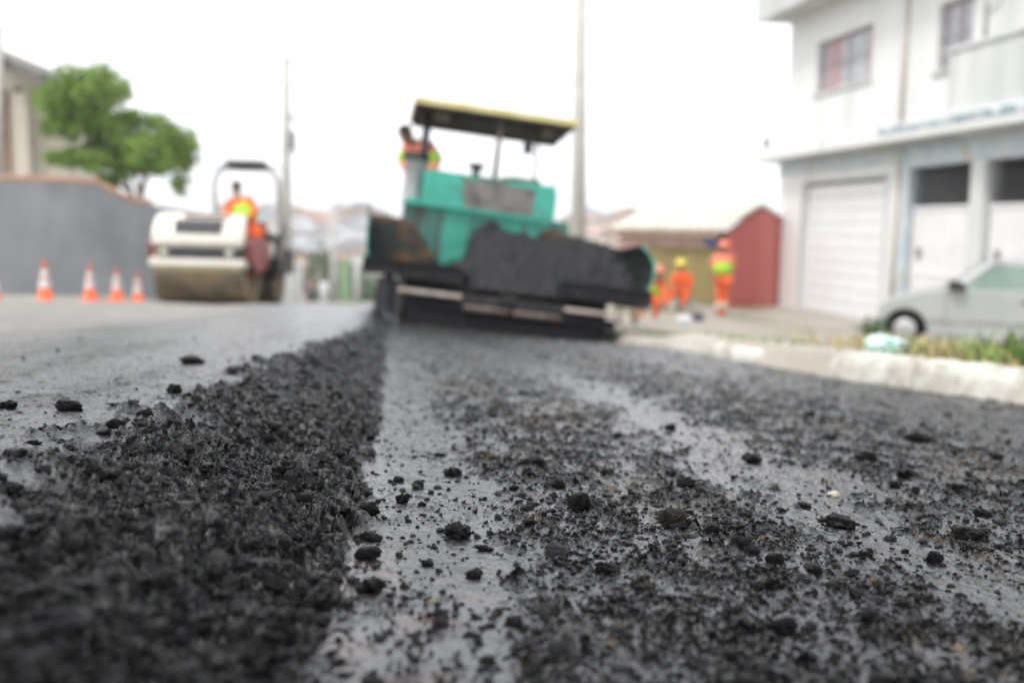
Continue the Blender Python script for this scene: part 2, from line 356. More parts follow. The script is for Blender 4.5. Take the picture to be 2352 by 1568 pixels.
M['glass'] = mat_noise('tinted car glass', (.16, .23, .20), (.30, .38, .33), .08, 1.2)
M['screen'] = mat_noise('dusty windscreen', (.16, .19, .18), (.24, .27, .26), .45, 3, spec=.25)
M['trim'] = mat_noise('black plastic', (.015, .015, .018), (.04, .04, .045), .5, 8)
M['rim'] = mat_noise('wheel cover', (.42, .42, .42), (.58, .58, .58), .35, 6, metal=.5)
M['leaf'] = mat_noise('tree leaves', (.11, .20, .022), (.24, .37, .06), .6, 1.5)
M['leafdark'] = mat_noise('dark leaves', (.03, .075, .018), (.07, .14, .035), .6, 1.5)
M['weed'] = mat_noise('weeds', (.09, .16, .03), (.22, .30, .08), .7, 3)
M['straw'] = mat_noise('dry weeds', (.36, .28, .13), (.52, .42, .24), .8, 3)
M['bag'] = mat_noise('white plastic bag', (.62, .78, .74), (.80, .86, .84), .35, 9, .2, 30, c3=(.10, .50, .38), scale3=7, t3=(.50, .58))
M['wallA'] = mat_noise('pale plaster', (.50, .47, .43), (.64, .61, .57), .9, .4)  # hillside walls from here on: haze paleness put into the base colours
M['wallB'] = mat_noise('bare brick', (.40, .28, .22), (.52, .38, .32), .9, .4)
M['wallC'] = mat_noise('grey render', (.34, .35, .36), (.48, .49, .50), .9, .4)
M['fenceg'] = mat_noise('green mesh', (.16, .26, .14), (.28, .38, .24), .8, 2)
# ---------------------------------------------------------------- near road and fresh layer: one height field, split at the toe
def build_near():
    rows = np.concatenate([np.geomspace(0.42, 12.0, 1180), np.geomspace(12.1, 78.0, 110)])
    t1 = np.linspace(-0.60, 0.60, 1230)
    tl = -0.60-np.geomspace(0.004, 1.6, 90)[::-1]; trr = 0.60+np.geomspace(0.004, 1.4, 90)
    ts = np.concatenate([tl, t1, trr])
    Y, T = np.meshgrid(rows, ts, indexing='ij'); Xg = T*(Y+0.06)
    lim_r = kerb_x(Y)+0.02; lim_l = left_x(Y)-0.05
    Xc = np.clip(Xg, lim_l, lim_r)
    xs = Xc.ravel(); ys = Y.ravel()
    z, black, tan, dust, wet, rust, s = surface(xs, ys)
    nr, nc = Y.shape
    idx = np.arange(nr*nc).reshape(nr, nc)
    q = np.stack([idx[:-1, :-1], idx[:-1, 1:], idx[1:, 1:], idx[1:, :-1]], -1).reshape(-1, 4)
    wq = np.abs(xs[q[:, 1]]-xs[q[:, 0]])+np.abs(xs[q[:, 2]]-xs[q[:, 3]]); q = q[wq > 1e-7]
    ismat = s[q].mean(1) > 0.02
    for name, sel, lab in (('road', ~ismat, None), ('fresh_pavement', ismat, None)):
        qq = q[sel]; used = np.unique(qq); remap = np.zeros(nr*nc, np.int64); remap[used] = np.arange(len(used)); qq = remap[qq]
        me = bpy.data.meshes.new(name)
        me.vertices.add(len(used)); me.loops.add(len(qq)*4); me.polygons.add(len(qq))
        me.vertices.foreach_set('co', np.stack([xs[used], ys[used], z[used]], -1).astype(np.float32).ravel())
        me.loops.foreach_set('vertex_index', qq.ravel().astype(np.int32))
        me.polygons.foreach_set('loop_start', (np.arange(len(qq))*4).astype(np.int32))
        me.polygons.foreach_set('loop_total', np.full(len(qq), 4, np.int32))
        me.polygons.foreach_set('use_smooth', np.ones(len(qq), bool))
        for an, av in (('black', black), ('tan', tan), ('dust', dust), ('wet', wet), ('rust', rust)):
            a = me.attributes.new(an, 'FLOAT', 'POINT'); a.data.foreach_set('value', np.clip(av[used], 0, 1).astype(np.float32))
        me.update(calc_edges=True)
        o = link(name, me, M['road']); tag(o, kind='structure')
build_near()
def grid_obj(name, xs, ys, fz, mat, kind='structure'):
    """xs: function (u,y) -> x for u in a list; one sheet"""
    us, fx = xs
    U, Y = np.meshgrid(np.array(us, float), np.array(ys, float)); X = fx(U, Y); Z = fz(X, Y)
    nr, nc = X.shape; v = np.stack([X, Y, Z], -1).reshape(-1, 3); idx = np.arange(nr*nc).reshape(nr, nc)
    q = np.stack([idx[:-1, :-1], idx[:-1, 1:], idx[1:, 1:], idx[1:, :-1]], -1).reshape(-1, 4)
    me = bpy.data.meshes.new(name); me.from_pydata(v.tolist(), [], q.tolist()); me.update()
    o = link(name, me, mat, smooth=True); tag(o, kind=kind); return o
# behind the camera the same road goes on
for nm, u0, u1 in (('road', 0.0, 4.4),):
    pass
me = grid_obj('road', ([-6.2, -3, -1.2, -.2, 0, 1, 2, 3, 3.6], lambda u, y: u-0.0*y), list(np.linspace(-12, 0.425, 30)), lambda x, y: plane(x, y)-.002, M['road'])
me.name = 'road'
# dirt lot right of the kerb
ly = list(np.linspace(-12, 12, 160))+list(np.linspace(12.3, 40, 80))+list(np.linspace(41, 80, 30))
lu = [0, .02, .1, .2, .3, .45, .6, .8, 1.0, 1.3, 1.6, 2, 2.5, 3, 3.6, 4.3, 5, 6, 7, 8, 10, 12, 15, 20, 30, 60]
def lot_z(x, y):
    e = x-kerb_x(y)
    lip = sst(0.0, 0.10, e)
    zz = lot(x, y)+0.012*fbm(x*1.3, y*1.3, 71, 4)+0.006*pn(x*7, y*7, 72)
    base = plane(x, y)-.01
    return base*(1-lip)+zz*lip
grid_obj('ground', (lu, lambda u, y: kerb_x(y)-.02+u), ly, lot_z, M['dirt'])
# left pavement with its kerb
grid_obj('sidewalk', ([0, .01, .13, .14, .6, 1.2, 2.5, 5, 9, 20, 60], lambda u, y: left_x(y)+.02-u), list(np.linspace(-12, 80, 120)),
         lambda x, y: plane(x, y)-.01+0.15*sst(0.03, 0.04, left_x(y)+.03-x)+0.012*pn(x*1.1, y*1.1, 75), M['side'])
# far terrain
def farz(x, y):
    p = -(0.075*np.minimum(y, 84)+0.036*np.clip(x, -5, 2))
    p = p-7*sst(84, 130, y)
    rise = sst(110, 330, y)*(11.0+3.2*pn(x*.012, y*.01, 81)+1.2*pn(x*.04, y*.03, 82))
    return p+rise-14*sst(360, 900, y)-.12
grid_obj('hills', (list(np.linspace(-520, 520, 150)), lambda u, y: u), list(np.linspace(79.0, 200, 60))+list(np.linspace(205, 900, 60)), farz, M['hill'])
# ---------------------------------------------------------------- loose clods
def clod_mesh(name, seed, sub=3, rough=.35, squash=.8):
    bm = bmesh.new(); bmesh.ops.create_icosphere(bm, subdivisions=sub, radius=.5)
    me = bpy.data.meshes.new(name); bm.to_mesh(me); bm.free()
    n = len(me.vertices); co = np.empty(n*3, np.float32); me.vertices.foreach_get('co', co); co = co.reshape(-1, 3).astype(float)
    r = 1+rough*(pn(co[:, 0]*3+seed, co[:, 1]*3+co[:, 2]*2.1, seed)+.55*pn(co[:, 1]*7, co[:, 2]*7+co[:, 0]*5.3, seed+3)+.35*pn(co[:, 2]*15+seed, co[:, 0]*15+co[:, 1]*11, seed+5))
    F, c = worley(co[:, 0]*4+seed+co[:, 2]*2, co[:, 1]*4+co[:, 2]*2.5, seed+7); r += rough*.5*bump(F, .7)*c
    co *= r[:, None]; co[:, 2] *= squash
    me.vertices.foreach_set('co', co.astype(np.float32).ravel()); me.polygons.foreach_set('use_smooth', np.ones(len(me.polygons), bool)); me.update()
    return me
protos = [clod_mesh('clod', 10+k, 4, .50 if k % 3 else .34, .62+.08*(k % 4)) for k in range(9)]
for k, m_ in enumerate(protos): m_.materials.append(M['chunkbrown'] if k in (4, 7) else M['chunk'])
low = []
for k in range(10):
    m_ = clod_mesh('c', 40+k, 2, .34, .85); n = len(m_.vertices); co = np.empty(n*3, np.float32); m_.vertices.foreach_get('co', co)
    fs = np.empty(len(m_.polygons)*3, np.int32); m_.loops.foreach_get('vertex_index', fs); low.append((co.reshape(-1, 3), fs.reshape(-1, 3)))
def put_clod(name, px, py, wpx, label=None, proto=0, flat=.75, mat=None, group=None, cat='asphalt lump', rz=None):
    p = hit(px, py); r = wpx*p[1]/FPX
    me = protos[proto]
    if mat: me = me.copy(); me.materials.clear(); me.materials.append(mat)
    o = bpy.data.objects.new(name, me); COL.objects.link(o)
    o.scale = (r, r*.8, r*flat); o.location = (p[0], p[1]+r*.2, ztop(p[0], p[1])+r*flat*.24)
    o.rotation_euler = (random.uniform(-.2, .2), random.uniform(-.2, .2), rz if rz is not None else random.uniform(0, 6)); tag(o, label, cat, group); return o
NC = 'asphalt_lump'
special = [
 (440, 836, 40, 'black asphalt lump lying farthest out on the smooth pale grey mat', 1, .62),
 (400, 900, 34, 'roundish black asphalt lump on the smooth mat just beside the crumbled edge', 2, .85),
 (155, 944, 58, 'jagged black lump with a small tail of crumbs on the smooth mat', 3, .55),
 (10, 938, 42, 'black asphalt lump on the smooth mat cut by the left picture edge', 5, .6),
 (76, 1020, 27, 'small black lump on the mat nearest above the dark crumbling edge at left', 8, .6),
 (850, 1240, 52, 'smooth oblong black stone alone on the shiny strip at the foot of the edge', 6, .5),
 (836, 1185, 66, 'crumbly ball of asphalt grit just above the smooth oblong stone', 0, .9),
 (923, 1157, 31, 'upright knobbly black lump alone in the wet shiny strip', 1, 1.0),
 (961, 1124, 28, 'small rounded lump just behind the upright knobbly one in the wet strip', 2, .8),
 (1548, 1215, 68, 'largest brown black clod standing in the middle of the rough road', 4, .85),
 (1228, 1068, 50, 'dark clod at the centre of the rough strip beyond the smaller crumbs', 5, .6),
 (1250, 1420, 84, 'blurred long black clod nearest the camera', 3, .35),
 (1728, 1064, 50, 'dark angular clod at the edge of the bright wheel track', 0, .65),
 (1050, 1232, 62, 'stacked black clod with a knob on top in the rough strip', 8, .75),
 (2232, 1246, 90, 'broad flat crusty clod near the right edge of the road', 3, .42),
 (1932, 1210, 80, 'spiky flat clod left of the broad crusty one on the right', 5, .5),
 (2110, 1014, 44, 'isolated dark clod on the smooth grey road far right', 1, .6),
 (2292, 1056, 42, 'thin dark flake by the right picture edge', 6, .35),
 (1576, 1118, 46, 'clod speckled with tan grit behind the largest brown one', 7, .65),
 (845, 1290, 60, 'wet black clod sticking out at the foot of the edge below the oblong stone', 0, .8),
 (850, 1368, 66, 'soaked lump at the crumbling foot beside the rusty wet patch', 8, .7),
]
for (px, py, wp, lab, k, fl) in special: put_clod(NC, px, py, wp, lab, k, fl)
o = put_clod('pebble', 1916, 1140, 26, 'cream white pebble on the grey road at right', 6, .7, M['pebble'], cat='pebble')
o = put_clod('pebble', 1696, 1172, 16, 'tiny pale flat chip in the shiny patch right of centre', 6, .4, M['pebble'], cat='pebble')
more = [(1008, 1048, 22), (1040, 1094, 38), (1396, 1092, 30), (1278, 1122, 44), (915, 1110, 28), (1330, 1178, 60), (1640, 1232, 40), (1850, 1166, 32), (1395, 1318, 50), (850, 1010, 26), (1700, 1262, 40),
        (1780, 1300, 46), (1870, 1330, 40), (1215, 1210, 30), (1110, 1262, 34), (968, 1165, 16), (2150, 1300, 40), (2060, 1120, 34), (1460, 1120, 26), (1180, 1130, 22), (1090, 1330, 44), (2260, 1190, 40), (1990, 1290, 34), (1180, 1440, 50), (1800, 1452, 70), (2010, 1440, 60), (980, 1300, 26), (1420, 1010, 26), (1130, 960, 24), (1540, 985, 26), (1905, 1010, 34), (1990, 1060, 36), (1860, 960, 30), (2080, 1100, 40), (2200, 1130, 36), (760, 1060, 36), (790, 1130, 44), (700, 1170, 40), (640, 1110, 36), (560, 1010, 34), (620, 930, 30), (520, 1180, 50), (420, 1060, 44), (330, 960, 40), (260, 985, 44), (560, 890, 24), (690, 1010, 30), (250, 1120, 60), (600, 1300, 60), (740, 1400, 70)]
LG = 'loose clods scattered on the unfinished road'
for (px, py, wp) in more: put_clod(NC, px, py, wp, 'small black clod among the crumbs of the rough road', random.choice([0, 1, 2, 3, 5, 8]), random.uniform(.5, .85), group=LG)
# individual medium clods on the rough bands, the rest as one mass
def sample(n, ymin, ymax, fsel):
    out = []
    while len(out) < n:
        k = 4000
        y = np.exp(rng.uniform(math.log(ymin), math.log(ymax), k)); x = rng.uniform(-.62, .62, k)*(y+.1)
        z, s, slope, band, mat, v = surface(x, y, False)
        pr = fsel(x, y, s, slope, band, mat, v); ok = (rng.random(k) < pr) & (x < kerb_x(y)-.05)
        out += list(zip(x[ok], y[ok]))
    return np.array(out[:n])
pts = sample(185, .62, 5.5, lambda x, y, s, sl, b, m, v: np.clip(b*.9+.03+.8*(sl > .5)*(s < .35), 0, 1))
for (x, y) in pts:
    r = (.0055+.0085*random.random()**2.2)*(1+.22*y); fl = random.uniform(.45, .85); k = random.choice([0, 1, 2, 3, 4, 5, 7, 8])
    o = bpy.data.objects.new(NC, protos[k]); COL.objects.link(o); o.scale = (r, r*random.uniform(.7, 1), r*fl)
    o.location = (x, y, ztop(x, y)+r*fl*.15); o.rotation_euler = (random.uniform(-.4, .4), random.uniform(-.4, .4), random.uniform(0, 6))
    tag(o, 'small black clod among the crumbs of the rough road', 'asphalt lump', LG)
def mass(name, P_, R_, label, mat, cat, sink=.1):
    zz = surface(P_[:, 0], P_[:, 1])[0]
    V = []; Fc = []; b = 0
    for i in range(len(P_)):
        co, fs = low[i % 10]; a = rng.uniform(0, 6.28); c, s_ = math.cos(a), math.sin(a); r = R_[i]
        sx, sy, sz = r*rng.uniform(.7, 1.2), r*rng.uniform(.7, 1.1), r*rng.uniform(.5, 1.0)
        tl = rng.uniform(-.5, .5); q = co*np.array([sx, sy, sz]); 
        q = np.stack([q[:, 0]*c-q[:, 1]*s_, q[:, 0]*s_+q[:, 1]*c, q[:, 2]+tl*q[:, 0]], -1)
        V.append(q+np.array([P_[i, 0], P_[i, 1], zz[i]+sz*sink])); Fc.append(fs+b); b += len(co)
    V = np.concatenate(V); Fc = np.concatenate(Fc)
    me = bpy.data.meshes.new(name); me.vertices.add(len(V)); me.vertices.foreach_set('co', V.astype(np.float32).ravel())
    me.loops.add(len(Fc)*3); me.polygons.add(len(Fc)); me.loops.foreach_set('vertex_index', Fc.ravel().astype(np.int32))
    me.polygons.foreach_set('loop_start', (np.arange(len(Fc))*3).astype(np.int32)); me.polygons.foreach_set('loop_total', np.full(len(Fc), 3, np.int32))
    me.polygons.foreach_set('use_smooth', np.ones(len(Fc), bool)); me.update(calc_edges=True)
    o = link(name, me, mat); tag(o, label, cat, kind='stuff'); return o
ps = sample(13000, .5, 7, lambda x, y, s, sl, b, m, v: np.clip((sl > .3)*1.0, 0, 1))
mass('asphalt_crumbs', ps, rng.gamma(.9, .0036, len(ps))*(1+.12*ps[:, 1])+.0014, 'loose black asphalt crumbs covering the broken edge of the fresh layer', M['chunk'], 'crumbs', .05)
ps = sample(21000, .5, 8, lambda x, y, s, sl, b, m, v: np.clip(b*1.0+.26+.10*(s > 0)*(s < .1)+.015*m*(v > -1.0), 0, 1)*(s < .02)+.03*m*(v > -1.1))
mass('asphalt_grit', ps, rng.gamma(1.6, .0016, len(ps))*(1+.12*ps[:, 1])+.0015, 'fine black grit strewn over the shiny tack coated road', M['chunk'], 'grit', .12)
ps = sample(500, .5, 4, lambda x, y, s, sl, b, m, v: np.clip(b*1.0, 0, 1)*(s < .02)*(v < .8))
mass('stone_grit', ps, rng.gamma(1.6, .0014, len(ps))+.0012, 'tan stone grains scattered in the rough strips of road', M['chunkbrown'], 'grit', .15)
# ================================================================ objects
def grad_box(mb, x0, x1, y0, y1, z0, z1, M=None): return mb.box(x0, x1, y0, y1, z0, z1, M)
# ---------------------------------------------------------------- white two storey house (facade coordinates: s along it, t out of it, z up)
FA = Vector((7.216, 27.328, -1.7)); FE = Vector((.165, -.986, 0)).normalized(); FN = Vector((-FE.y*-1, 0, 0))
FN = Vector((-.986, -.165, 0)).normalized()
house = bpy.data.objects.new('white_house', None); COL.objects.link(house)
house.matrix_world = Matrix(((FE.x, FN.x, 0, FA.x), (FE.y, FN.y, 0, FA.y), (0, 0, 1, FA.z), (0, 0, 0, 1)))
tag(house, 'two storey white plastered house with garage shutter and barred window on the right', 'house')
SL = 17.0                                     # facade length, past the picture's edge
def hb(name, mat, boxes, bevel=0, parent=house):
    m = MB()
    for b in boxes: m.box(*b)
    return m.build(name, mat, parent, bevel)
D = -9.0
hb('ground_floor_wall', M['white'], [(0, 1.5, D, 0, -.3, 3.5), (1.5, 5.45, D, 0, 3.22, 3.5), (5.45, 6.1, D, 0, -.3, 3.5), (1.5, 5.45, D, -.3, -.3, 3.22), (6.1, SL, D, -3.5, -.3, 3.5), (SL-.2, SL, -3.5, 0, -.3, 3.5)])
hb('lintel', M['bluegrey'], [(0, 6.1, -.01, .05, 3.5, 3.84), (6.1, SL, -.3, .02, 3.36, 3.84)])
hb('slab', M['whiteold'], [(-.35, SL, D, .55, 3.84, 4.0)], .02)
hb('cornice', M['white'], [(-.4, SL, .5, .62, 3.86, 4.22)], .03)
hb('frieze', M['frieze'], [(6.1, SL, .62, .64, 4.02, 4.17)])
# upper floor with window openings
u0, u1, zb, zt = 0.25, SL, 4.0, 7.5
def wall_with_holes(x0, x1, z0, z1, holes, y0, y1):
    xs = sorted({x0, x1, *[h[0] for h in holes], *[h[1] for h in holes]}); out = []
    for a, b in zip(xs[:-1], xs[1:]):
        hs_ = sorted([h for h in holes if h[0] < (a+b)/2 < h[1]], key=lambda h: h[2]); z = z0
        for h in hs_:
            if h[2] > z: out.append((a, b, y0, y1, z, h[2]))
            z = h[3]
        if z < z1: out.append((a, b, y0, y1, z, z1))
    return out
holes = [(1.85, 4.52, 5.43, 6.66), (7.05, 8.2, 5.2, 6.5)]
m = MB()
for b in wall_with_holes(u0, u1, zb, zt, holes, -.25, 0): m.box(*b)
m.box(u0, u1, D, -.4, zb, zt)
m.build('upper_wall', M['white'], house)
hb('roof_eave', M['whiteold'], [(-.08, SL+.3, D-.5, .75, 7.5, 7.72), (-.12, SL+.3, .75, .85, 7.46, 8.2)], .02)
hb('roof', M['tile'], [(.0, SL, D, .6, 7.72, 8.3)])
for (a, b, c, d), cur in ((holes[0], True), (holes[1], False)):
    fr = hb('window', M['winframe'], [(a, b, -.2, -.13, c, c+.07), (a, b, -.2, -.13, d-.07, d), (a, a+.07, -.2, -.13, c+.07, d-.07), (b-.07, b, -.2, -.13, c+.07, d-.07), ((a+b)/2-.03, (a+b)/2+.03, -.2, -.14, c+.07, d-.07)])
    hb('pane', M['pane'], [(a+.07, b-.07, -.175, -.165, c+.07, d-.07)], parent=fr)
    m = MB(); k = 0; x = a+.12
    while x < b-.08:
        m.tube([(x, -.07, c+.02), (x, -.07, d-.02)], .011, 6); x += .17
    m.box(a, b, -.08, -.06, (c+d)/2-.012, (c+d)/2+.012)
    m.build('window_bars', M['barsgrey'], fr)
    if cur:
        for q0, q1 in ((a+.32, a+1.0), (b-.42, b-.1)):
            mm = MB(); n = 14
            prof = [(q0+(q1-q0)*i/n, -.155+.014*math.sin(i*2.2)) for i in range(n+1)]
            mm.prism(prof+[(q1, -.162), (q0, -.162)], c+.08, d-.08, 'z'); mm.build('curtain', M['curtain'], fr)
    hb('sill', M['whiteold'], [(a-.08, b+.08, -.05, .06, c-.08, c)], .01, parent=fr)
m = MB(); m.tube([(5.95, .05, 0.0), (5.95, .05, 3.8)], .05, 10); m.tube([(5.95, .05, 4.2), (5.95, .05, 7.5)], .05, 10); m.build('downpipe', M['cream'], house, smooth=True)
# garage shutter of horizontal slats
m = MB(); z = .0
while z < 3.15: m.prism([(-.16, z), (-.119, z+.012), (-.113, z+.2), (-.119, z+.308), (-.16, z+.314)], 1.52, 5.43, 'x'); z += .315
m.build('garage_shutter', M['shutter'], house)
hb('shutter_frame', M['whiteold'], [(1.42, 1.5, -.02, .03, 0, 3.3), (5.45, 5.53, -.02, .03, 0, 3.3), (1.5, 5.45, -.02, .03, 3.22, 3.3)])
# carport: pillars, gates of bars above sheet, dark behind
for x in (6.1, 8.47, 10.9, 13.2): hb('pillar', M['bluegrey'] if x < 7 else M['whiteold'], [(x, x+(.28 if x < 7 else .44), -.3, .04, 0, 3.36)], .01)
for gi, (a, b) in enumerate(((6.38, 8.47), (8.91, 10.9), (11.34, 13.2))):
    g = hb('gate', M['gate'], [(a+.02, b-.02, -.14, -.11, .08, 2.55)]); m = MB(); x = a+.06
    while x < b-.05: m.box(x, x+.03, -.11, -.085, .1, 2.52); x += .13
    m.box(a+.02, b-.02, -.11, -.07, .06, .12); m.box(a+.02, b-.02, -.11, -.07, 2.5, 2.56); m.box(a+.02, b-.02, -.11, -.08, 1.15, 1.22)
    m.build('gate_rib', M['gate'], g)
    m = MB(); x = a+.06
    while x < b-.03: m.tube([(x, -.12, 2.5), (x, -.12, 3.0), (x, -.12, 3.34)], [.012, .012, .012], 6); x += .11
    m.build('gate_bars', M['bars'], g)
    mm = MB(); mm.box(a+.25, a+.4, -.085, -.05, 1.5, 1.72); mm.build('letter_box' if gi == 0 else 'lock_box', M['grey'], g, .01)
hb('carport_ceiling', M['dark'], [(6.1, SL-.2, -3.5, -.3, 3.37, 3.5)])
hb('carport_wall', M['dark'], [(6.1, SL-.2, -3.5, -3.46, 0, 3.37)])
# balcony parapet on the right half
hb('balcony_parapet', M['whiteold'], [(8.3, SL, .35, .5, 4.0, 5.35), (8.2, SL, .33, .55, 5.35, 5.43)], .01)
m = MB(); m.tube([(9.2, .42, 5.43), (9.2, .42, 6.1)], .04, 8); m.tube([(9.15, .42, 5.8), (9.6, .42, 6.0)], .02, 6); m.build('railing_post', M['grey'], house)
# thin mast on the slab corner
m = MB(); m.tube([(-.28, .3, 4.0), (-.3, .3, 6.9)], .03, 8); m.tube([(-.3, .3, 6.75), (-.3, .3, 6.95)], .05, 8); m.box(-.42, -.2, .24, .38, 4.22, 4.5); m.build('mast', M['grey'], house, smooth=False)
# ---------------------------------------------------------------- red house behind the workers
K = P(1657, 694, 26.0); K.z = -1.7
Lp = P(1478, 690, 30.0); Rp = P(1776, 690, 27.2)
a = Vector((Lp.x-K.x, Lp.y-K.y, 0)); g = Vector((Rp.x-K.x, Rp.y-K.y, 0)); la, lg = a.length, g.length; a.normalize(); g.normalize()
rh = thing('red_house', 'low red walled house with pale tiled roof and ochre sheet gate behind the workers', 'house', K)
def V3(i, j, z): return a*i+g*j+Vector((0, 0, z))
def poly(mb, ring, thick):
    n = len(ring); c = [Vector(p) for p in ring]; nn = (c[1]-c[0]).cross(c[2]-c[1]).normalized()*thick
    return mb.add(c+[p+nn for p in c], [tuple(range(n))[::-1], tuple(range(n, 2*n))]+[(i, (i+1) % n, n+(i+1) % n, n+i) for i in range(n)])
HE, HR = 1.95, 2.62
gz = lg*.62
m = MB(); poly(m, [V3(0, 0, 0), V3(0, lg, 0), V3(0, lg, HE+.40), V3(0, gz, HR), V3(0, 0, HE)], .15); m.build('gable_wall', M['red'], rh)
m = MB(); poly(m, [V3(0, .1, 1.55), V3(la, .1, 1.55), V3(la, .1, HE+.05), V3(0, .1, HE+.05)], -.15); poly(m, [V3(la, .1, 0), V3(la+1.6, .1, 0), V3(la+1.6, .1, HE+.05), V3(la, .1, HE+.05)], -.15); m.build('front_wall', M['redpale'], rh)
m = MB()
for i in range(26):
    q0, q1 = la*i/26, la*(i+.62)/26
    poly(m, [V3(q0, .03, .05), V3(q1, .03, .05), V3(q1, .03, 1.55), V3(q0, .03, 1.55)], -.02)
poly(m, [V3(.02, .09, .05), V3(la, .09, .05), V3(la, .09, 1.55), V3(.02, .09, 1.55)], -.04); m.build('sheet_gate', M['ochre'], rh)
m = MB(); ov_ = .35
for q in range(22):
    q0 = -.2+(la+2.0)*q/22; q1 = q0+(la+2.0)/22*.96
    poly(m, [V3(q0, -ov_, HE+.02+.03*(q % 2)), V3(q1, -ov_, HE+.02+.03*(q % 2)), V3(q1, gz, HR+.06+.03*(q % 2)), V3(q0, gz, HR+.06+.03*(q % 2))], -.07)
poly(m, [V3(-.2, gz, HR+.05), V3(la+1.8, gz, HR+.05), V3(la+1.8, lg+.1, HE+.38), V3(-.2, lg+.1, HE+.38)], -.07)
m.build('roof', M['tilepale'], rh)
m = MB(); poly(m, [V3(-.1, -.3, HE-.12), V3(la+1.7, -.3, HE-.12), V3(la+1.7, -.3, HE), V3(-.1, -.3, HE)], -.05); m.build('eave_board', M['brown'], rh)
m = MB(); poly(m, [V3(-.02, -.28, HE-.36), V3(.55, -.28, HE-.36), V3(.55, -.34, HE-.02), V3(-.02, -.34, HE-.02)], .05); m.build('awning', M['navy'], rh)
# ---------------------------------------------------------------- left side: grey wall, house, tree
wp = [(-260, 20.0, 408), (0, 22.0, 411), (225, 25.0, 420), (285, 26.0, 452), (350, 27.3, 470), (430, 29.0, 482), (560, 33, 499)]
wp = [(q_[0], q_[1], P(q_[0], q_[2], q_[1]).z-.3) for q_ in wp]
base = [P(px, 655, Y) for px, Y, h in wp]; tops = []
gw = bpy.data.objects.new('garden_wall', None); COL.objects.link(gw); tag(gw, 'grey rendered street wall with terracotta coping behind the cones', 'wall')
m = MB(); cp = MB()
for i in range(len(wp)-1):
    p0, p1 = base[i], base[i+1]; z0, z1 = wp[i][2]+.3, wp[i+1][2]+.3; b0, b1 = p0.z-.5, p1.z-.5
    bk = Vector((-.02, .2, 0)); e = 0.001
    q = [Vector((p0.x, p0.y, b0)), Vector((p1.x, p1.y, b1)), Vector((p1.x, p1.y, z1)), Vector((p0.x, p0.y, z0))]
    m.add(q+[v+bk for v in q], [(0, 1, 2, 3), (7, 6, 5, 4), (0, 4, 5, 1), (1, 5, 6, 2), (2, 6, 7, 3), (3, 7, 4, 0)])
    if i < 4:
        L_ = (q[2]-q[3]); n = max(2, int(L_.length/.28))
        for k in range(n):
            c0 = q[3]+L_*(k/n)+Vector((0, -.07, .0)); c1 = q[3]+L_*((k+.94)/n)+Vector((0, -.07, .0)); w3 = Vector((0, .35, 0)); t3 = Vector((0, 0, .07+.015*(k % 2)))
            cp.add([c0, c1, c1+w3, c0+w3, c0+t3*.5, c1+t3*.5, c1+w3*.5+t3*1.5, c0+w3*.5+t3*1.5, c1+w3+t3*.5, c0+w3+t3*.5], [(3, 2, 1, 0), (0, 1, 5, 4), (4, 5, 6, 7), (7, 6, 8, 9), (9, 8, 2, 3), (1, 2, 8, 6, 5), (0, 4, 7, 9, 3)])
m.build('wall_face', M['greywall'], gw); cp.build('coping', M['tile'], gw)
# cream house at the left edge
hx0, hx1 = P(-260, 300, 31).x, P(168, 300, 31).x
ch = thing('cream_house', 'cream plastered house with brown recess and dark eave at the left edge', 'house', (hx0, 31, -2.6))
cw = hx1-hx0; d0 = 31
def hz(py, Y=31): return P(100, py, Y).z+2.6
zr = hz(190); xr = P(100, 300, 30.3).x-hx0
m = MB(); m.prism([(0, 0), (cw-.3, 0), (cw-.3, hz(215)), (xr, zr-.10), (0, zr+1.85)], .25, 2.6, 'y'); m.build('wall', M['cream'], ch)
x35 = P(38, 300, 31).x-hx0; x80 = P(82, 300, 31).x-hx0
m = MB(); m.box(0, x35-.35, .12, .25, 0, hz(205)); m.box(x35-.05, x35, .0, .25, 0, hz(200)); m.build('brown_recess', M['brown'], ch)
m = MB(); m.box(x35, x35+.42, -.15, .249, 0, hz(215)); m.build('pilaster', M['cream'], ch, .01)
m = MB(); m.box(x35-1.1, x35-.55, .02, .115, 2.9, hz(240)); m.build('door_panel', M['cream'], ch, .01)
m = MB(); zr = hz(190); xr = P(100, 300, 30.3).x-hx0
m.add([(-.2, -.8, zr+2.05), (xr, -.8, zr-.12), (xr+.3, 3.0, zr-.12), (-.2, 3.0, zr+2.05), (-.2, -.8, zr+2.4), (xr, -.8, zr+.18), (xr+.3, 3.0, zr+.18), (-.2, 3.0, zr+2.4)], [(3, 2, 1, 0), (4, 5, 6, 7), (0, 1, 5, 4), (1, 2, 6, 5), (2, 3, 7, 6), (3, 0, 4, 7)])
m.build('roof', M['roofdark'], ch)
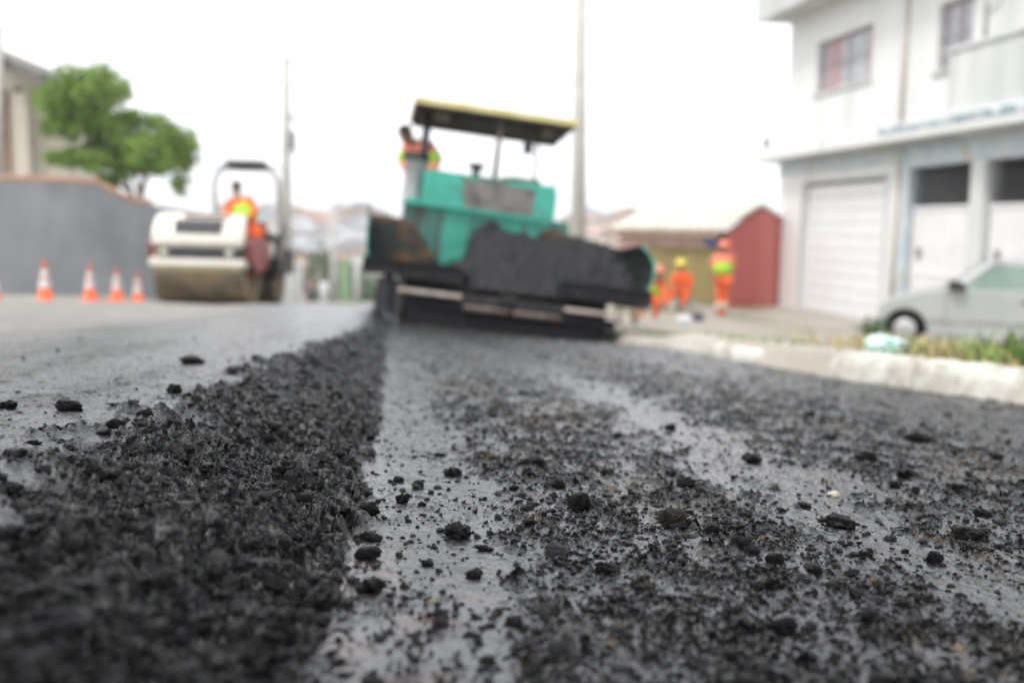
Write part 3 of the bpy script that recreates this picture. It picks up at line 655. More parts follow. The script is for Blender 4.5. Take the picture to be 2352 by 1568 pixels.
def leaf_mesh(name, lobes, n, size, mat, parent, seed=0, thin=0.0, smat=None):
    r = np.random.default_rng(seed); V = []
    tot = sum(l[3]**2 for l in lobes)
    for (cx, cy, cz, rad, zs) in lobes:
        k = int(n*rad*rad/tot); sub = r.normal(size=(max(6, int(rad*30)), 3)); sub /= np.linalg.norm(sub, axis=1)[:, None]; sub *= (r.uniform(.25, 1.0, len(sub))**.6)[:, None]*rad
        which = r.integers(0, len(sub), k); p = sub[which]+r.normal(size=(k, 3))*(rad*.11+.06)
        p[:, 2] *= zs; p += np.array([cx, cy, cz]); V.append(p)
    p = np.concatenate(V); k = len(p)
    u = r.normal(size=(k, 3)); u /= np.linalg.norm(u, axis=1)[:, None]; t = r.normal(size=(k, 3)); v = np.cross(u, t); v /= np.linalg.norm(v, axis=1)[:, None]
    s = size*r.uniform(.6, 1.4, (k, 1)); A = p-u*s; B = p+v*s*.45; C_ = p+u*s; D_ = p-v*s*.45
    co = np.stack([A, B, C_, D_], 1).reshape(-1, 3)
    me = bpy.data.meshes.new(name); me.vertices.add(len(co)); me.vertices.foreach_set('co', co.astype(np.float32).ravel())
    me.loops.add(4*k); me.polygons.add(k); me.loops.foreach_set('vertex_index', np.arange(4*k, dtype=np.int32)); me.polygons.foreach_set('loop_start', (np.arange(k)*4).astype(np.int32)); me.polygons.foreach_set('loop_total', np.full(k, 4, np.int32)); me.update(calc_edges=True)
    return link(name, me, mat, parent)
TY = 29.5
tb = P(315, 600, TY); tr_root = thing('garden_tree', 'leafy bright green garden tree rising behind the grey wall', 'tree', (tb.x, TY, -2.2))
def tl(px, py, dy=0.0):
    q = P(px, py, TY+dy); return (q.x-tb.x, dy, q.z+2.2)
lobes = []
for px, py, rp, dy, zs in ((178, 232, 80, 0, .95), (228, 205, 62, -.5, .8), (125, 225, 48, .5, .9), (150, 275, 55, -.3, .8), (225, 290, 58, .4, .8), (300, 300, 60, 0, .8), (262, 345, 55, .6, .9), (160, 362, 50, 0, .5), (205, 375, 46, -.6, .55), (385, 322, 66, 0, .9), (422, 340, 52, .5, .8), (350, 350, 52, -.6, .8), (395, 382, 46, .2, .7), (300, 385, 45, .3, .8), (245, 425, 34, 0, .8), (415, 425, 20, 0, 1.0)):
    c = tl(px, py, dy); lobes.append((c[0], c[1], c[2], rp*TY/FPX*.93, zs))
leaf_mesh('crown', lobes, 26000, .072, M['leaf'], tr_root, 5)
m = MB()
for pth, r0 in (([(318, 690, 0), (316, 520, 0), (322, 450, 0), (335, 400, 0), (370, 350, 0), (392, 320, 0)], .14), ([(316, 520, 0), (300, 440, .1), (270, 370, .2), (235, 300, 0), (190, 240, 0)], .10), ([(300, 440, .1), (240, 400, 0), (180, 370, 0), (150, 360, 0)], .055), ([(322, 450, 0), (300, 380, .3), (300, 300, .2)], .06), ([(335, 400, 0), (385, 395, .2), (415, 400, .2), (418, 440, .2)], .045)):
    pts_ = [tl(*q) for q in pth]; m.tube(pts_, [r0*(1-.75*i/(len(pts_)-1)) for i in range(len(pts_))], 9)
m.build('trunk', M['bark'], tr_root, smooth=True)
# ---------------------------------------------------------------- poles
def pole(name, px0, py0, px1, py1, Y, r0, r1, label, white=False, zdrop=0.0):
    b = P(px0, py0, Y); t = P(px1, py1, Y); root = thing(name, label, 'pole', (b.x, b.y, b.z-zdrop))
    m = MB(); top = (t.x-b.x, 0, t.z-b.z+zdrop); m.tube([(0, 0, 0), (top[0]*.5, 0, top[2]*.5), top], [r0, (r0+r1)/2, r1], 10)
    m.build('shaft', M['concrete'], root, smooth=True); return root, Vector(top)
r_, top = pole('utility_pole', 1328, 640, 1334, -70, 27, .21, .17, 'thick concrete utility pole rising out of frame behind the paver', zdrop=.4)
m = MB()
for k in range(5): m.tube([(top.x*.6-.14, -.02, 2.2+k*1.6), (top.x*.6+.14, -.02, 2.2+k*1.6)], .02, 6)
m.build('step_bolt', M['grey'], r_)
m = MB(); m.box(top.x-.9, top.x+.9, -.16, -.05, top.z-.35, top.z-.22); m.build('crossarm', M['concrete'], r_, .01)
r_, top = pole('utility_pole', 656, 702, 658, 130, 36, .21, .15, 'utility pole with hanging boxes behind the road roller', zdrop=.1)
m = MB(); zz = lambda py: P(658, py, 36).z-P(656, 702, 36).z+.1
m.box(.08, .42, -.16, .16, zz(345), zz(300)); m.build('transformer', M['grey'], r_, .05)
m = MB(); m.box(-.08, .6, -.06, .06, zz(276), zz(270)); m.box(.12, .3, -.1, .1, zz(272), zz(262)); m.tube([(0, 0, zz(365)), (.35, 0, zz(350)), (.7, 0, zz(345))], .03, 6); m.build('bracket', M['grey'], r_)
m = MB(); m.tube([(0, 0, zz(150)), (.5, 0, zz(140)), (1.1, 0, zz(134))], [.03, .025, .02], 8); m.build('lamp_arm', M['grey'], r_, smooth=True)
m = MB(); m.prism([(1.05, zz(136)), (1.6, zz(130)), (1.62, zz(127)), (1.1, zz(129))], -.09, .09, 'y'); m.build('lamp_head', M['grey'], r_, .02)
r_, top = pole('utility_pole', 765, 706, 766, 478, 52, .17, .13, 'short pale pole standing between distant people and hillside', zdrop=.2)
r_, top = pole('utility_pole', 820, 706, 821, 590, 46, .15, .13, 'pale concrete post close beside the left side of the paver', zdrop=.2)
r_, top = pole('utility_pole', -12, 640, -1, 55, 30, .12, .10, 'dark pole sliver at the upper left picture edge', zdrop=.2)
def post(name, px0, px1, py0, py1, Y, mat, label, cat, th=.3, cap=True):
    b = P((px0+px1)/2, py1, Y); wd = (px1-px0)*Y/FPX; h = (py1-py0)*Y/FPX
    root = thing(name, label, cat, (b.x, b.y, b.z-.15)); m = MB(); m.box(-wd/2, wd/2, -th/2, th/2, 0, h+.15); m.build('shaft', mat, root, .02)
    if cap: m = MB(); m.box(-wd/2-.04, wd/2+.04, -th/2-.04, th/2+.04, h+.15, h+.23); m.build('cap', mat, root, .02)
post('gate_pillar', 641, 668, 592, 702, 34, M['white'], 'whitewashed gate pillar right of the road roller', 'pillar')
post('gate_pillar', 673, 694, 610, 704, 33, M['whiteold'], 'narrow greyish pillar right of the whitewashed one', 'pillar')
post('boundary_wall', 640, 655, 490, 600, 37, M['cream'], 'tall cream wall end behind the whitewashed pillar', 'wall', cap=False)
fr = post('mesh_fence', 778, 806, 596, 702, 50, M['fenceg'], 'green mesh fence panel left of the paver', 'fence', .06, False)
# ---------------------------------------------------------------- cones
def cone_obj(loc, h, label, rz):
    t = thing('traffic_cone', label, 'traffic cone', loc, rz, 'cones lined up before the grey wall'); k = h/.75
    R = lambda z: (.145-.118*z/.70)*k
    m = MB(); m.box(-.2*k, .2*k, -.2*k, .2*k, 0, .04*k); m.build('base', M['cone'], t, .012)
    m = MB(); m.lathe([(R(.04)+.02*k, .04*k), (R(.05), .055*k), (R(.30), .30*k)]+[(R(.30)-.002, .30*k), (R(.42)-.002, .42*k), (R(.42), .42*k), (R(.47), .47*k), (R(.47)-.002, .47*k), (R(.59)-.002, .59*k), (R(.59), .59*k), (R(.73), .735*k), (R(.73)*.6, .75*k), (0, .745*k)], 28); m.build('body', M['cone'], t, smooth=True)
    for z0, z1 in ((.29, .43), (.48, .60)):
        m = MB(); m.lathe([(R(z0)+.004, z0*k), (R(z1)+.004, z1*k)], 28); m.build('reflective_band', M['refl'], t, smooth=True)
for px, py, hp, lab in ((105, 697, 99, 'largest orange traffic cone with white bands, leftmost whole one'), (208, 693, 86, 'second whole cone from the left before the grey wall'), (269, 692, 76, 'third whole cone from the left, close before the next'), (317, 699, 73, 'cone nearest the road roller drum'), (-14, 712, 110, 'orange cone cut off by the left picture edge')):
    Y = .70*FPX/hp; b = P(px, py, Y); g_ = float(plane(np.array(b.x), np.array(b.y))) if b.x > left_x(b.y) else b.z
    cone_obj((b.x, b.y, b.z), .70, lab, random.uniform(0, 1.5))
# ---------------------------------------------------------------- kerb blocks
def kerb_block(y0, y1, h, label):
    x0, x1 = float(kerb_x(y0)), float(kerb_x(y1)); ym = (y0+y1)/2; L_ = math.hypot(x1-x0, y1-y0); ang = math.atan2(y1-y0, x1-x0)
    z0, z1 = float(plane(np.array(x0), np.array(y0))), float(plane(np.array(x1), np.array(y1)))
    m = MB(); n = 14; w_ = .16; rows = []
    for i in range(n+1):
        t = i/n; e = 1-.35*max(0, 1-min(t, 1-t)/.09)**2; jz = .008*math.sin(i*2.7+y0*9); jx = .006*math.sin(i*1.9+y0)
        px, py, pz = x0+(x1-x0)*t, y0+(y1-y0)*t, z0+(z1-z0)*t; nx, ny = (y1-y0)/L_, -(x1-x0)/L_
        if nx < 0: nx, ny = -nx, -ny
        rows.append([(px+nx*a_*1.0+jx, py+ny*a_, pz+b_) for a_, b_ in ((-.012, -.1), (-.004, h*.55*e), (.018, (h-.012)*e+jz), (.045, h*e+jz), (w_*.8, h*e+jz), (w_, (h-.02)*e), (w_+.01, -.1))])
    c = 7; vs = [v for r in rows for v in r]; fs = [(i*c+k, i*c+k+1, (i+1)*c+k+1, (i+1)*c+k) for i in range(n) for k in range(c-1)]
    fs += [tuple(range(c)), tuple(n*c+k for k in range(c))[::-1]]
    m.add(vs, fs); o = m.build('kerb_stone', M['kerb'], None, smooth=True)
    tag(o, label, 'kerb stone'); return o
kerb_block(3.93, 4.44, .135, 'nearest whitewashed kerb stone below the tall weeds at right')
kerb_block(4.455, 5.02, .135, 'whitewashed kerb stone with sloping end below the plastic bag')
kerb_block(6.05, 7.1, .09, 'detached whitewashed kerb stone further along, before the garage shutter')
# ---------------------------------------------------------------- asphalt paver
Yd = Vector((-.15, 1, -.075)).normalized(); th_ = math.radians(6.8)
Xd = Vector((math.cos(th_), .15, -math.sin(th_))); Xd = (Xd-Yd*Xd.dot(Yd)).normalized(); Zd = Xd.cross(Yd)
PO = Vector((-.06, 10.35, -.80))
pv = bpy.data.objects.new('asphalt_paver', None); COL.objects.link(pv)
pv.matrix_world = Matrix(((Xd.x, Yd.x, Zd.x, PO.x), (Xd.y, Yd.y, Zd.y, PO.y), (Xd.z, Yd.z, Zd.z, PO.z), (0, 0, 0, 1)))
tag(pv, 'tilted green asphalt paver with open front hopper and yellow edged canopy', 'paver')
def pb(name, mat, boxes, bevel=0, parent=pv):
    m = MB()
    for b in boxes: m.box(*b)
    return m.build(name, mat, parent, bevel)
for sgn in (-1, 1):
    m = MB(); n = 30; ring = []
    for k in range(n):
        t = k/n*2*math.pi; ring.append((1.75+(1.2 if math.cos(t) > 0 else -1.2)+.30*math.cos(t), .32+.30*math.sin(t)))
    m.prism(ring, sgn*.62 if sgn > 0 else -1.10, 1.10 if sgn > 0 else -.62, 'x')
    tk = m.build('track', M['rubber'], pv)
    m = MB()
    for k in range(24):
        yy = .58+k*.1; m.box(sgn*.86-.25, sgn*.86+.25, yy, yy+.05, .612, .65); 
    for k in range(7):
        t = math.radians(100+k*26); c = (.55+.31*math.cos(t), .32+.31*math.sin(t)); m.box(sgn*.86-.25, sgn*.86+.25, c[0]-.025, c[0]+.025, c[1]-.025, c[1]+.025)
    m.build('track_pad', M['steel'], tk)
pb('chassis', M['steel'], [(-.6, .6, .35, 4.2, .2, .72), (-1.15, 1.15, 1.85, 3.9, .68, .86)], .02)
pb('front_beam', M['rubber'], [(-1.12, 1.12, -.12, .3, .17, .27), (-1.05, -.45, -.1, .25, -.02, .17), (-.45, 1.0, -.06, .25, .0, .17)], .015)
for a_, b_ in ((-1.17, -.53), (.56, 1.17)): pb('step_plate', M['beige'], [(a_, b_, -.2, .1, .30, .345)], .012)
m = MB(); m.tube([(-.50, -.2, .22), (-.02, -.2, .22)], .032, 14); m.tube([(.02, -.2, .22), (.52, -.2, .22)], .032, 14); m.build('push_roller', M['brownmetal'], pv, smooth=True)
pb('push_bar', M['steel'], [(-.55, .55, -.12, .05, .27, .36), (-.12, .02, -.16, .0, .30, .40)], .01)
# hopper wings: curved plates open to the front
def wing(side):
    prof = [(.50, .60), (.90, .55), (1.28, .52), (1.44, .56), (1.52, .70), (1.56, .90), (1.55, 1.02), (1.49, 1.15)] if side > 0 else [(.50, .60), (.90, .55), (1.35, .52), (1.50, .54), (1.545, .66), (1.555, .85), (1.56, 1.02), (1.57, 1.17)]
    inner = [(p[0]-.022*(k > 2)-.0, p[1]+.022 if k < 5 else p[1]-.0) for k, p in enumerate(prof)]
    ring = [(side*p[0], p[1]) for p in prof]+[(side*p[0], p[1]) for p in inner[::-1]]
    m = MB()
    L = len(prof); y0, y1 = .02, 1.75
    def cut(k): return .02 if k < 4 else [.05, .12, .28, .5][min(3, k-4)] if side > 0 else .02
    vs = []; fs = []
    for pr in (prof, inner):
        for k, p in enumerate(pr): vs.append((side*p[0], cut(k), p[1])); vs.append((side*p[0], y1, p[1]))
    for k in range(L-1):
        fs.append((2*k, 2*k+2, 2*k+3, 2*k+1)); b = 2*L; fs.append((b+2*k, b+2*k+1, b+2*k+3, b+2*k+2)); fs.append((2*k, b+2*k, b+2*k+2, 2*k+2)); fs.append((2*k+1, 2*k+3, b+2*k+3, b+2*k+1))
    fs.append((0, 1, 2*L+1, 2*L)); fs.append((2*L-2, 4*L-2, 4*L-1, 2*L-1)); m.add(vs, fs)
    wg = m.build('hopper_wing', M['green'] if side > 0 else M['greendirty'], pv)
    m = MB(); vs = []; fs = []
    for k, p in enumerate(inner): vs += [(side*(p[0]-.012), cut(k)+.01, p[1]+(.01 if k < 5 else -.005)), (side*(p[0]-.012), y1-.02, p[1]+(.01 if k < 5 else -.005))]
    for k in range(L-1): fs.append((2*k, 2*k+2, 2*k+3, 2*k+1))
    m.add(vs, fs)
    if side < 0: poly(m, [(-1.53, 1.3, .56), (-.62, 1.3, .62), (-.80, 1.36, .82), (-.92, 1.42, 1.0), (-1.06, 1.46, 1.13), (-1.18, 1.47, 1.17), (-1.54, 1.44, 1.17)], .03)
    else: poly(m, [(1.52, 1.3, .66), (.5, 1.3, .62), (.45, 1.45, 1.25), (.95, 1.46, 1.22), (1.46, 1.44, 1.14)], -.03)
    li = m.build('wing_liner', M['hopper'], wg)
wing(-1); wing(1)
for (a_, b_, dz) in ((-1.56, -.53, 0), (.49, 1.50, 0)):
    m = MB(); n = 10
    vs = []; 
    for i in range(n+1):
        x = a_+(b_-a_)*i/n; w_ = .012*math.sin(i*1.7); vs += [(x, -.05+w_, .46), (x, -.03, .60), (x, .0, .60), (x, -.02+w_, .46)]
    fs = [(4*i+k, 4*i+(k+1) % 4, 4*i+4+(k+1) % 4, 4*i+4+k) for i in range(n) for k in range(4)]+[(0, 1, 2, 3), (4*n+3, 4*n+2, 4*n+1, 4*n)]
    m.add(vs, fs); m.box(a_, b_, -.05, -.02, .585, .625); m.build('rubber_flap', M['rubber'], pv)
m = MB(); poly(m, [(-1.15, 1.78, .60), (.9, 1.78, .60), (.9, 1.80, 1.28), (.55, 1.84, 1.36), (-1.15, 1.84, 1.43)], -.06); m.build('hopper_back', M['greendirty'], pv, .01)
pb('apron_edge', M['green'], [(-1.17, .62, 1.74, 1.80, 1.385, 1.43)], .01)
m = MB(); m.prism([(1.95, .86), (1.95, 1.40), (2.0, 1.83), (2.12, 1.88), (3.3, 1.90), (3.3, .86)], -.95, .72, 'x'); m.build('engine_hood', M['green'], pv, .03)
m = MB(); poly(m, [(-.42, 1.945, 1.42), (.42, 1.945, 1.42), (.44, 1.985, 1.80), (-.47, 1.985, 1.82)], -.03)
m.build('radiator_panel', M['soot'], pv)
pb('side_tank', M['green'], [(-1.14, -.96, 2.0, 3.2, .88, 1.5), (.73, .93, 2.0, 3.2, .88, 1.45)], .04)
m = MB(); m.lathe([(.05, 0), (.05, .12), (.10, .125), (.115, .15), (.10, .18), (0, .20)], 16, tr(-.28, 2.45, 1.89)); m.build('air_filter_cap', M['steel'], pv, smooth=True)
m = MB(); m.lathe([(.125, 0), (.125, .52), (.165, .53), (.17, .62), (.14, .64), (0, .64)], 20, tr(-1.06, 2.25, 1.42)); ex = m.build('exhaust_shield', M['palegrey'], pv, smooth=True)
m = MB(); m.lathe([(.15, 0), (.175, .01), (.175, .10), (.15, .11), (0, .11)], 20, tr(-1.06, 2.25, 1.96)); m.build('shield_cap', M['steel'], ex, smooth=True)
# canopy
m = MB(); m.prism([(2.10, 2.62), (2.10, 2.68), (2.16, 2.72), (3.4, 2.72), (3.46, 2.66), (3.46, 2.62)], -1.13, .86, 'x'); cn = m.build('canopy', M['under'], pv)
pb('canopy_edge', M['yellow'], [(-1.15, .90, 2.06, 2.10, 2.655, 2.745), (.862, .90, 2.101, 3.46, 2.655, 2.745), (-1.17, -1.132, 2.101, 3.46, 2.655, 2.745)], .01, cn)
pb('canopy_top', M['yellow'], [(-1.13, .86, 2.101, 3.44, 2.721, 2.74)], 0, cn)
m = MB()
for yy in (2.6, 3.2): m.box(-1.1, .84, yy, yy+.05, 2.57, 2.62)
m.box(-.9, -.7, 2.25, 2.5, 2.55, 2.62); m.box(.5, .62, 2.25, 2.5, 2.55, 2.62); m.build('canopy_rib', M['brownmetal'], cn)
m = MB(); m.tube([(-.06, 2.2, 1.88), (-.06, 2.2, 2.62)], .034, 8); m.build('canopy_post', M['brownmetal'], pv, smooth=True)
m = MB(); m.tube([(-.96, 2.6, 1.3), (-.96, 2.6, 2.62)], .055, 10); m.build('canopy_post', M['steel'], pv, smooth=True)
m = MB(); m.tube([(.66, 3.35, 1.3), (.60, 3.35, 2.62)], .022, 8); m.build('canopy_post', M['beige'], pv, smooth=True)
m = MB(); m.tube([(.36, 2.5, 2.62), (.36, 2.5, 2.50)], .012, 6); m.box(.30, .42, 2.48, 2.54, 2.30, 2.50); m.build('mirror', M['trim'], pv, .01)
m = MB(); m.prism([(2.9, 1.89), (2.9, 2.0), (3.0, 2.06), (3.3, 2.06), (3.35, 2.0), (3.35, 1.89)], .2, .66, 'x'); m.build('seat', M['leafdark'], pv, .05)
m = MB(); m.prism([(2.6, 1.89), (2.55, 1.98), (2.75, 2.0), (2.8, 1.89)], .08, .5, 'x'); m.build('console', M['beige'], pv, .02)
m = MB(); m.tube([(.70, 2.2, 1.45), (.70, 2.2, 2.08)], .015, 6); m.build('hand_rail', M['grey'], pv)
# screed and side plate at the left end of the machine
pb('screed', M['steel'], [(-1.35, 1.25, 3.9, 4.8, .02, .55)], .03)
m = MB(); m.prism([(.2, .02), (.16, .35), (.28, .62), (.5, .62), (.62, .30), (.55, .0), (.4, -.08)], -1.32, -1.22, 'x'); m.tube([(-1.27, .32, .1), (-1.22, -.0, -.03)], .05, 8); m.build('side_arm', M['sidearm'], pv, .01)
# asphalt heap in the hopper
hm = None
Nn = 150; U_, V_ = np.meshgrid(np.linspace(-.62, 1.50, Nn), np.linspace(-.06, 1.72, Nn))
top_ = .60+.48*np.exp(-((U_-.50)/.95)**6)*np.exp(-((V_-1.35)/1.0)**2)+.20*np.exp(-((U_+.15)/.28)**2-((V_-1.6)/.35)**2)+.10*np.exp(-((U_-1.1)/.4)**2-((V_-.9)/.5)**2)
top_ *= 1; front = sst(-.06, .42, V_); edge = sst(-.62, -.30, U_)*(1-sst(1.38, 1.5, U_)*.5)
Zh = .36+(top_-.36)*(.12+.88*front)*edge+.10*fbm(U_*3.2, V_*3.2, 91, 5, .6)*front+.03*bump(worley(U_*9, V_*9, 92)[0], .7)+.018*bump(worley(U_*20, V_*20, 93)[0], .7)
me = bpy.data.meshes.new('asphalt_heap'); idx = np.arange(Nn*Nn).reshape(Nn, Nn)
fr_ = np.where(V_ < .02, np.minimum(Zh, .5+.0*Zh), Zh)
me.from_pydata(np.stack([U_, V_, fr_], -1).reshape(-1, 3).tolist(), [], np.stack([idx[:-1, :-1], idx[:-1, 1:], idx[1:, 1:], idx[1:, :-1]], -1).reshape(-1, 4).tolist()); me.update()
M['heap'] = mat_noise('hot asphalt', (.009, .009, .011), (.026, .026, .029), .58, 30, .6, 60, spec=.25)
heap = link('asphalt_heap', me, M['heap'], smooth=True); heap.matrix_world = pv.matrix_world.copy(); tag(heap, 'dark heap of hot asphalt filling the right of the paver hopper', 'asphalt heap')
# ---------------------------------------------------------------- road roller
RO = P(455, 702, 16.9); rr = thing('road_roller', 'cream and red tandem road roller with smooth steel drum by the left side', 'road roller', RO)
rr.rotation_euler = (math.radians(-3.5), math.radians(.8), 0.02)
def rb(name, mat, boxes, bevel=0, parent=rr):
    m = MB()
    for b in boxes: m.box(*b)
    return m.build(name, mat, parent, bevel)
def drum(y, r, hw):
    m = MB(); n = 48; prof = [(0, -hw+.12), (r-.1, -hw+.12), (r-.06, -hw), (r, -hw+.01), (r, hw-.01), (r-.06, hw), (r-.1, hw-.12), (0, hw-.12)]
    m.lathe(prof, n, tr(0, y, r) @ rot('Y', 90)); d = m.build('drum', M['drum'], rr, smooth=True)
    e = d.modifiers.new('edge', 'EDGE_SPLIT'); e.split_angle = math.radians(35)
    m = MB(); m.lathe([(0, hw-.1), (.16, hw-.1), (.16, hw-.06), (.1, hw-.04), (0, hw-.04)], 16, tr(0, y, r) @ rot('Y', 90)); m.build('hub', M['rred'], d, smooth=True)
drum(.62, .60, .78); drum(3.05, .58, .74)
m = MB(); m = MB(); m.prism([(-.05, .98), (-.10, 1.10), (-.04, 1.30), (.16, 1.50), (.5, 1.60), (1.35, 1.62), (1.5, 1.5), (1.5, .98)], -.78, .78, 'x'); m.v = [(x*(1-.05*y)-.17*max(0, y), y, z) for x, y, z in m.v]; hd = m.build('hood', M['rcream'], rr, .10, True, 4)
m = MB(); m.prism([(-.03, 1.22), (.02, 1.40), (.08, 1.46), (.12, 1.30)], -.40, .40, 'x', tr(0, -.05, 0.0)); m.build('grille', M['grille'], hd, .01)
m = MB(); m.prism([(.10, 1.55), (.2, 1.565), (1.2, 1.645), (1.2, 1.6), (.2, 1.5)], -.30, .45, 'x'); m.build('hood_panel', M['beige'], hd, .01)
rb('front_recess', M['grille'], [(-.70, .70, .02, .3, .80, .98)], .01)
for x in (-.58, .52): 
    m = MB(); m.lathe([(0, -.03), (.06, -.02), (.075, .0), (.075, .08), (0, .08)], 16, tr(x, -.01, .89) @ rot('X', -90) @ rot('X', 0)); m.build('headlight', M['lamp'], rr, smooth=True)
rb('bumper', M['rcream'], [(-.80, .80, -.14, -.04, .66, .79), (-.80, -.70, -.04, .5, .66, .79), (.70, .80, -.04, .5, .66, .79)], .025)
rb('scraper', M['yellow'], [(-.72, .72, -.06, -.03, .60, .655)], .005)
for s_ in (-1, 1):
    m = MB(); m.prism([(.1, .80), (.05, 1.05), (.3, 1.2), (1.45, 1.2), (1.45, .7), (.9, .62), (.7, .55), (.5, .62)], s_*.79 if s_ > 0 else -.87, .87 if s_ > 0 else -.79, 'x'); m.build('side_plate', M['rred'], rr, .02)
rb('platform', M['steel'], [(-.7, .86, 1.5, 2.5, .72, .86), (-.35, .35, 1.35, 2.2, .45, .72)], .02)
rb('rear_body', M['steel'], [(-.72, .60, 2.6, 3.7, 1.12, 1.42)], .06)
rb('rear_frame', M['steel'], [(-.86, -.76, 2.4, 3.8, .62, 1.12), (.76, .86, 2.4, 3.8, .62, 1.12)], .02)
rb('fuel_tank', M['rcream'], [(.52, .90, 1.62, 2.3, .86, 1.14)], .05)
m = MB(); m.tube([(.90, 1.55, .5), (.95, 1.6, .8), (.9, 1.9, 1.1), (.92, 2.3, 1.35)], .06, 8); m.tube([(.7, 1.45, .95), (.82, 1.7, .5), (.8, 2.1, .35)], .04, 8); m.build('hose', M['rubber'], rr, smooth=True)
rb('seat', M['trim'], [(.12, .58, 1.95, 2.35, .95, 1.08), (.12, .58, 2.32, 2.42, 1.05, 1.6)], .04)
m = MB(); m.tube([(.3, 1.55, .86), (.3, 1.65, 1.32)], .03, 8); m.lathe([(.15, 0), (.17, .015), (.15, .03)], 18, tr(.3, 1.66, 1.34) @ rot('X', 25)); m.build('steering_wheel', M['trim'], rr)
# roll bar and small roof
m = MB(); m.tube([(-.32, 2.42, .86), (-.40, 2.42, 1.6), (-.42, 2.42, 2.35), (-.36, 2.42, 2.52), (-.22, 2.42, 2.60), (.60, 2.42, 2.60), (.74, 2.42, 2.52), (.80, 2.42, 2.35), (.86, 2.42, 1.6), (.90, 2.42, .86)], .042, 10); m.build('roll_bar', M['grey'], rr, smooth=True)
m = MB(); m.prism([(1.75, 2.62), (1.75, 2.66), (2.1, 2.74), (2.6, 2.74), (2.8, 2.66), (2.8, 2.62)], -.08, .58, 'x'); m.box(-.45, .9, 2.2, 2.3, 2.61, 2.635); m.build('roof', M['trim'], rr, .02)
m = MB(); m.tube([(.86, 2.42, 1.6), (.88, 3.0, 1.5)], .03, 8); m.tube([(-.40, 2.42, 1.6), (-.5, 3.0, 1.5)], .03, 8); m.build('brace', M['grey'], rr, smooth=True)
# ---------------------------------------------------------------- people
def skin_obj(name, V, R, E_, mat, parent, sub=1):
    me = bpy.data.meshes.new(name); me.from_pydata([tuple(v) for v in V], E_, []); me.update()
    o = bpy.data.objects.new(name, me); COL.objects.link(o)
    o.modifiers.new('skin', 'SKIN'); sv = me.skin_vertices[0].data
    for i, r in enumerate(R): sv[i].radius = r if isinstance(r, tuple) else (r, r); sv[i].use_root = (i == 0)
    s = o.modifiers.new('sub', 'SUBSURF'); s.levels = sub; s.render_levels = sub
    dg = bpy.context.evaluated_depsgraph_get(); nm = bpy.data.meshes.new_from_object(o.evaluated_get(dg)); bpy.data.objects.remove(o)
    nm.name = name; nm.materials.clear()
    return link(name, nm, mat, parent, True)
def head_mesh(mb, c, fwd, up):
    c, fwd, up = Vector(c), Vector(fwd).normalized(), Vector(up).normalized(); rt = fwd.cross(up).normalized(); up = rt.cross(fwd)
    bm = bmesh.new(); bmesh.ops.create_uvsphere(bm, u_segments=20, v_segments=14, radius=1)
    vs = []
    for v in bm.verts:
        x, y, z = v.co; f = y
        X = x*.076*(1-.18*max(0, -z)); Y_ = y*.098; Z_ = z*.118
        if f > .6 and abs(x) < .22 and -.35 < z < .12: Y_ += .020*(1-abs(x)/.22)*(1-abs(z+.12)/.28 if abs(z+.12) < .28 else 0)
        if f > .6 and .05 < z < .3 and .2 < abs(x) < .55: Y_ -= .010
        if f > .55 and -.62 < z < -.45 and abs(x) < .35: Y_ += .006
        if z < -.5: Y_ += .012
        vs.append(c+rt*X+fwd*Y_+up*Z_)
    fs = [[q.index for q in f.verts] for f in bm.faces]; bm.free(); mb.add(vs, fs)
    for s_ in (-1, 1):
        e = MB(); e.lathe([(0, -.008), (.018, -.006), (.024, .004), (.016, .012), (0, .006)], 8)
        R_ = Matrix((rt*s_, fwd, up)).transposed().to_4x4() @ rot('Y', 90); mb.add([tuple(c+rt*s_*.078+(R_ @ (Vector(v)*1.0))) for v in e.v], e.f)
def band_obj(name, p0, p1, rx, ry, mat, root, sc_=1.0):
    d = (p1-p0); L_ = d.length; d.normalize(); q = Vector((0, 1, 0)) if abs(d.y) < .9 else Vector((1, 0, 0)); xx = q.cross(d).normalized(); yy = d.cross(xx)
    T = Matrix(((xx.x, yy.x, d.x, p0.x), (xx.y, yy.y, d.y, p0.y), (xx.z, yy.z, d.z, p0.z), (0, 0, 0, 1))); k = ry/rx
    m = MB(); m.lathe([(rx*.93, 0), (rx, L_*.06), (rx*1.02, L_*.5), (rx, L_*.94), (rx*.93, L_)], 18)
    m.v = [tuple(T @ Vector((v[0], v[1]*k, v[2]))) for v in m.v]; return m.build(name, mat, root, smooth=True)
